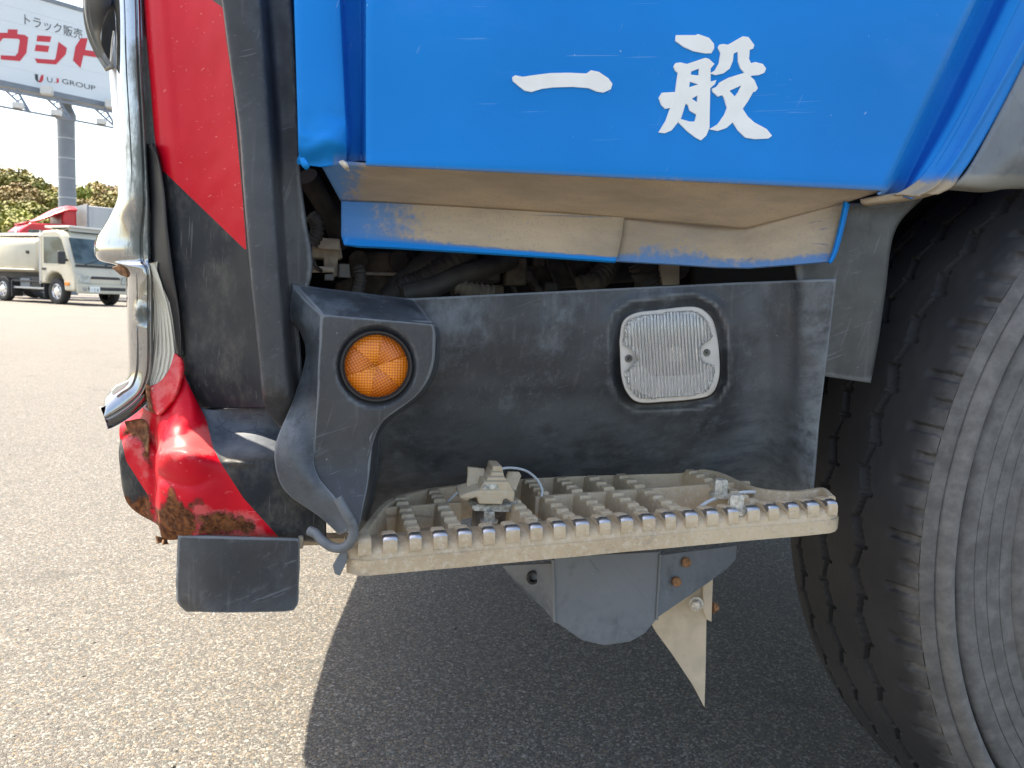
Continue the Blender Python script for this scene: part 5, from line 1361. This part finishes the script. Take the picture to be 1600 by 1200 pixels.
# ---- billboard ---------------------------------------------------------------
def billboard():
    d = ray(105, 300); P = CAM+d*(48/math.hypot(d.x, d.y)); base = Vector((P.x, P.y, 0))
    az = math.atan2(d.x, d.y); th = az+RAD(90-22)
    rv = Vector((math.sin(th), math.cos(th), 0)); nv = Vector((rv.y, -rv.x, 0))
    if nv.dot(-d) < 0: nv = -nv
    t = thing('billboard', base, 'tall white roadside billboard with red lettering on a grey round post', 'billboard')
    bpy.context.view_layer.update()
    front = base+nv*1.25
    def q(px, py, lift=0.0): return onplane(px, py, front+nv*lift, nv)
    zb = q(90, 152).z; zt_ = q(90, 1).z
    c = q(105, 80); c = front+Vector((0, 0, 0)); W2 = 6.2
    # boards of the face, one above the other
    nb = 6
    for k in range(nb):
        a = zb+.25+(zt_-.2-zb-.25)*k/nb; b = zb+.25+(zt_-.2-zb-.25)*(k+1)/nb-.005
        prism('face_board', [front-rv*W2+Vector((0, 0, a)), front+rv*W2+Vector((0, 0, a)), front+rv*W2+Vector((0, 0, b)), front-rv*W2+Vector((0, 0, b))], nv*-.06, SIGNW, t)
    for z0, z1 in ((zb, zb+.25), (zt_-.2, zt_)):
        prism('frame_rail', [front+nv*.04-rv*(W2+.1)+Vector((0, 0, z0)), front+nv*.04+rv*(W2+.1)+Vector((0, 0, z0)), front+nv*.04+rv*(W2+.1)+Vector((0, 0, z1)), front+nv*.04-rv*(W2+.1)+Vector((0, 0, z1))], nv*-.5, GALV, t)
    prism('back_panel', [front-nv*.1-rv*W2+Vector((0, 0, zb+.1)), front-nv*.1+rv*W2+Vector((0, 0, zb+.1)), front-nv*.1+rv*W2+Vector((0, 0, zt_-.1)), front-nv*.1-rv*W2+Vector((0, 0, zt_-.1))], nv*-.9, GALV, t)
    # post in welded lengths with collars
    zc = onplane(105, 186, base, Vector((d.x, d.y, 0)).normalized()).z
    rr = 12.5/FPX*(P-CAM).dot(_f)
    seg = 9
    for k in range(seg): cyl('post_section', base+Vector((0, 0, zc*k/seg)), (0, 0, 1), rr, zc/seg-.02, GALV, t, 32)
    for k in range(1, seg): cyl('weld_ring', base+Vector((0, 0, zc*k/seg-.03)), (0, 0, 1), rr+.012, .05, ALU, t, 32)
    cyl('post_collar', base+Vector((0, 0, zc-.05)), (0, 0, 1), rr*1.15, .28, GALV, t, 32); cyl('post_shoulder', base+Vector((0, 0, zc+.23)), (0, 0, 1), rr*1.12, .35, GALV, t, 32, r2=rr*.78)
    cyl('upper_post', base+Vector((0, 0, zc+.5)), (0, 0, 1), rr*.72, zt_-zc-.8, GALV, t, 24)
    # service catwalk: two rails, brackets and floodlights
    f2 = front+nv*1.5
    zr = q(95, 184, 1.5).z
    for off, z in ((1.5, zr), (.25, zb-.2), (1.5, zr+.75)):
        tube('catwalk_rail', [front+nv*off-rv*W2+Vector((0, 0, z)), front+nv*off+rv*W2+Vector((0, 0, z))], .05, GALV, t, 8)
    for u in (-5.4, -2.7, -.9, 1.35, 3.6, 5.6):
        a = front+rv*u; 
        tube('bracket_arm', [a+nv*.1+Vector((0, 0, zb-.1)), a+nv*1.5+Vector((0, 0, zr))], .06, GALV, t, 8)
        tube('bracket_arm', [a-rv*.5+nv*.1+Vector((0, 0, zb-.2)), a+nv*1.48+Vector((0, 0, zr-.02))], .05, GALV, t, 8)
        for v in (.25, .5, .75): tube('bracket_brace', [a-rv*.5*(1-v)+nv*(.1+1.38*v)+Vector((0, 0, zb-.2+(zr-zb+.18)*v)), a+nv*(.1+1.4*(v-.12))+Vector((0, 0, zb-.1+(zr-zb+.1)*(v-.12)))], .03, GALV, t, 6)
    for u in (-3.2, -1.55, .55, 2.7, 4.8):
        p = front+rv*u+nv*1.55+Vector((0, 0, zr+.08))
        box('floodlight', p+Vector((0, 0, .1)), (.42, .3, .26), WHITEP, t, .03); tube('floodlight_stem', [p+Vector((0, 0, -.1)), p+Vector((0, 0, .05))], .03, GALV, t, 6)
    for u in (-1.55, 1.5): 
        p = front+rv*u+nv*.5+Vector((0, 0, zb+.12)); box('floodlight', p, (.5, .4, .4), WHITEP, t, .03)
    # lettering
    def poly(name, pts, mat, s=.25): prism(name, [q(x*s, y*s, .006) for x, y in pts], nv*.01, mat, t)
    poly('red_letter', [(-60, 205), (48, 205), (50, 183), (110, 185), (108, 213), (155, 219), (176, 234), (165, 330), (125, 382), (5, 372), (5, 345), (95, 350), (112, 330), (124, 252), (115, 243), (20, 238), (0, 262), (-30, 262), (-40, 320), (-90, 318), (-80, 230)], SIGNR)
    poly('red_letter', [(234, 221), (321, 228), (312, 263), (228, 258)], SIGNR); poly('red_letter', [(224, 279), (308, 288), (300, 326), (217, 318)], SIGNR)
    poly('red_letter', [(366, 262), (418, 300), (410, 340), (350, 403), (232, 394), (217, 366), (340, 374), (348, 362)], SIGNR)
    poly('red_letter', [(505, 240), (548, 238), (532, 312), (700, 336), (700, 372), (521, 346), (503, 425), (456, 378), (472, 290)], SIGNR)
    poly('red_letter', [(690, 250), (760, 250), (760, 440), (690, 430)], SIGNR)
    poly('logo_left', [(217, 461), (237, 466), (238, 500), (246, 515), (232, 510), (220, 495)], SIGNK); poly('logo_right', [(272, 466), (270, 500), (257, 516), (236, 512), (245, 505), (250, 490), (256, 472)], SIGNR)
    Mx = Matrix((( rv.x, 0, nv.x, 0), (rv.y, 0, nv.y, 0), (0, 1, nv.z, 0), (0, 0, 0, 1)))
    def put(name, body, px, py, h, mat, wpx=None):
        M = Mx.copy(); M.translation = q(px, py, .012); hh = (q(px, py-h).z-q(px, py).z)
        o, w, _ = text_mesh('tmp', body, M, hh, mat, t, .006)
        if o is None: return
        k = 1.0
        if wpx: k = (q(px+wpx, py+wpx*.1).xy-q(px, py).xy).length/w
        bpy.data.objects.remove(o); text_mesh(name, body, M, hh, mat, t, .006, font_scale_x=k)
    put('sign_caption', '\u30c8\u30e9\u30c3\u30af\u8ca9\u58f2', 38.5, 38.5, 17, SIGNK, 90)
    put('sign_letter', 'U', 73.5, 127.7, 7.6, SIGNK, 8.5); put('sign_letter', 'J', 84, 128.6, 7.6, SIGNR, 8)
    put('sign_name', 'GROUP', 97, 130.2, 7.6, SIGNK, 52)
SIGNW = plain('sign_white', (.66, .71, .73), .5, var=.02, vscale=.5)
SIGNR = plain('sign_red', (.56, .035, .05), .5, var=.03, vscale=1); SIGNK = plain('sign_dark', (.035, .045, .05), .5, var=.05, vscale=1)
billboard()

# ---- wooded hill ----------------------------------------------------------------
def hill():
    m = Mat('forest_floor', .9); m.col(m.mix(m.noise(.4, 4), (.03, .045, .015), (.06, .07, .025)))
    V = []; Fc = []; NX = 60; NY = 24
    def H(x, y):
        u = (y-118)/60; r = sst(u, 0, 1)
        prof = 13.6*r
        bear = math.degrees(math.atan2(x, y))
        prof *= 1.0-.12*sst(bear, -21, -11)+.05*math.sin(bear*1.3)
        return prof*(1-.25*sst(bear, -8, 25))+.5*nz((x, y, 0), .05)*r-.3
    for j in range(NY+1):
        for i in range(NX+1):
            x = -170+300*i/NX; y = 112+110*j/NY; V.append((x, y, H(x, y)))
    Fc = [(j*(NX+1)+i, j*(NX+1)+i+1, (j+1)*(NX+1)+i+1, (j+1)*(NX+1)+i) for j in range(NY) for i in range(NX)]
    o = mesh_obj('hill', V, Fc, m.m, None, 180); o['kind'] = 'structure'; o['label'] = 'low wooded hill beyond the yard'
    bark = plain('tree_bark', (.07, .055, .04), .9, var=.3, vscale=2)
    def leafmat(name, cols):
        m = Mat(name, .7); inf = m.n('ShaderNodeObjectInfo')
        c = m.mix(m.rng(m.noise(.55, 4, .6), .36, .64), cols[0], cols[1])
        c = m.mix(m.rng(m.noise(2.2, 3), .5, .75), c, cols[2])
        hs = m.n('ShaderNodeHueSaturation'); m.link(c, hs.inputs['Color'])
        m.link(m.rng(inf.outputs['Random'], 0, 1, .475, .515, False), hs.inputs['Hue']); m.link(m.rng(inf.outputs['Random'], 0, 1, .75, 1.25, False), hs.inputs['Value'])
        m.col(hs.outputs[0]); return m.m
    mats = [leafmat('olive_green_leaves', ((.11, .13, .016), (.22, .21, .03), (.30, .26, .05))), leafmat('bronze_green_leaves', ((.14, .115, .025), (.27, .195, .05), (.34, .25, .09))), leafmat('fresh_green_leaves', ((.13, .17, .02), (.24, .26, .035), (.32, .32, .055)))]
    def crown(seed):
        rnd = random.Random(seed); V = []; Fc = []
        lobes = [(Vector((rnd.uniform(-2.6, 2.6), rnd.uniform(-2.6, 2.6), rnd.uniform(3.0, 7.6))), rnd.uniform(1.1, 2.0)) for _ in range(17)]
        lobes += [(Vector((0, 0, 5.0)), 2.6)]
        for c, r in lobes:
            for _ in range(int(75*r)):
                d = Vector((rnd.gauss(0, 1), rnd.gauss(0, 1), rnd.gauss(.25, 1))).normalized()
                p = c+d*r*rnd.uniform(.72, 1.08); p.z = max(p.z, 1.6)
                a = (d+Vector((rnd.uniform(-.7, .7), rnd.uniform(-.7, .7), rnd.uniform(-.3, .8)))).normalized()
                u = a.cross(Vector((rnd.uniform(-1, 1), rnd.uniform(-1, 1), rnd.uniform(-1, 1)))).normalized(); w = a.cross(u); s = rnd.uniform(.16, .34)
                k = len(V); V += [p-u*s-w*s*.6, p+u*s-w*s*.5, p+u*s*.8+w*s*.7+a*s*.2, p-u*s*.7+w*s*.6]; Fc.append((k, k+1, k+2, k+3))
        me = bpy.data.meshes.new('crown'); me.from_pydata([tuple(v) for v in V], [], Fc); me.update(); return me
    cm = [crown(s) for s in (1, 2, 3, 4)]
    def trunk():
        V = []; Fc = []
        def limb(a, b, r0, r1):
            a, b = Vector(a), Vector(b); t = (b-a).normalized(); u = t.cross(Vector((.3, 1, .2))).normalized(); w = t.cross(u); k = len(V)
            for p, r in ((a, r0), (b, r1)): V.extend(p+(u*math.cos(q*math.pi/3)+w*math.sin(q*math.pi/3))*r for q in range(6))
            Fc.extend((k+q, k+(q+1) % 6, k+6+(q+1) % 6, k+6+q) for q in range(6))
        limb((0, 0, -1), (.1, .1, 2.6), .26, .2); limb((.1, .1, 2.6), (-.2, .3, 5.4), .2, .08)
        for q in ((1.5, .6, 4.6), (-1.6, -.4, 4.9), (.3, -1.7, 5.0), (-.4, 1.6, 5.3)): limb((.1, .1, 2.5), q, .13, .05)
        me = bpy.data.meshes.new('trunk'); me.from_pydata([tuple(v) for v in V], [], Fc); me.materials.append(bark); me.update(); return me
    tm = trunk(); rnd = random.Random(11); meshes = []
    for m_ in mats:
        for c in cm:
            me = c.copy(); me.materials.append(m_); meshes.append(me)
    names = ['olive green broadleaf tree on the wooded hill', 'bronze tinted broadleaf tree on the wooded hill', 'fresh green broadleaf tree on the wooded hill']
    n = 0
    for row in range(9):
        y = 122+row*7.5
        for i in range(17):
            bear = RAD(-25.5+i*1.05+rnd.uniform(-.35, .35)+(.5 if row % 2 else 0)); x = math.tan(bear)*y; yy = y+rnd.uniform(-2.2, 2.2)
            mi = rnd.choice((0, 0, 1, 1, 2)); sc = rnd.uniform(.72, .98); ci = rnd.randrange(4)
            t = thing('broadleaf_tree', (x, yy, H(x, yy)), names[mi], 'tree', names[mi].split(' broad')[0]+' trees on the hill', rnd.uniform(0, 6.28)); t.scale = (sc, sc, sc*rnd.uniform(.85, 1.1))
            a = bpy.data.objects.new('crown', meshes[mi*4+ci]); COL.objects.link(a); a.parent = t
            b = bpy.data.objects.new('trunk', tm); COL.objects.link(b); b.parent = t
hill()
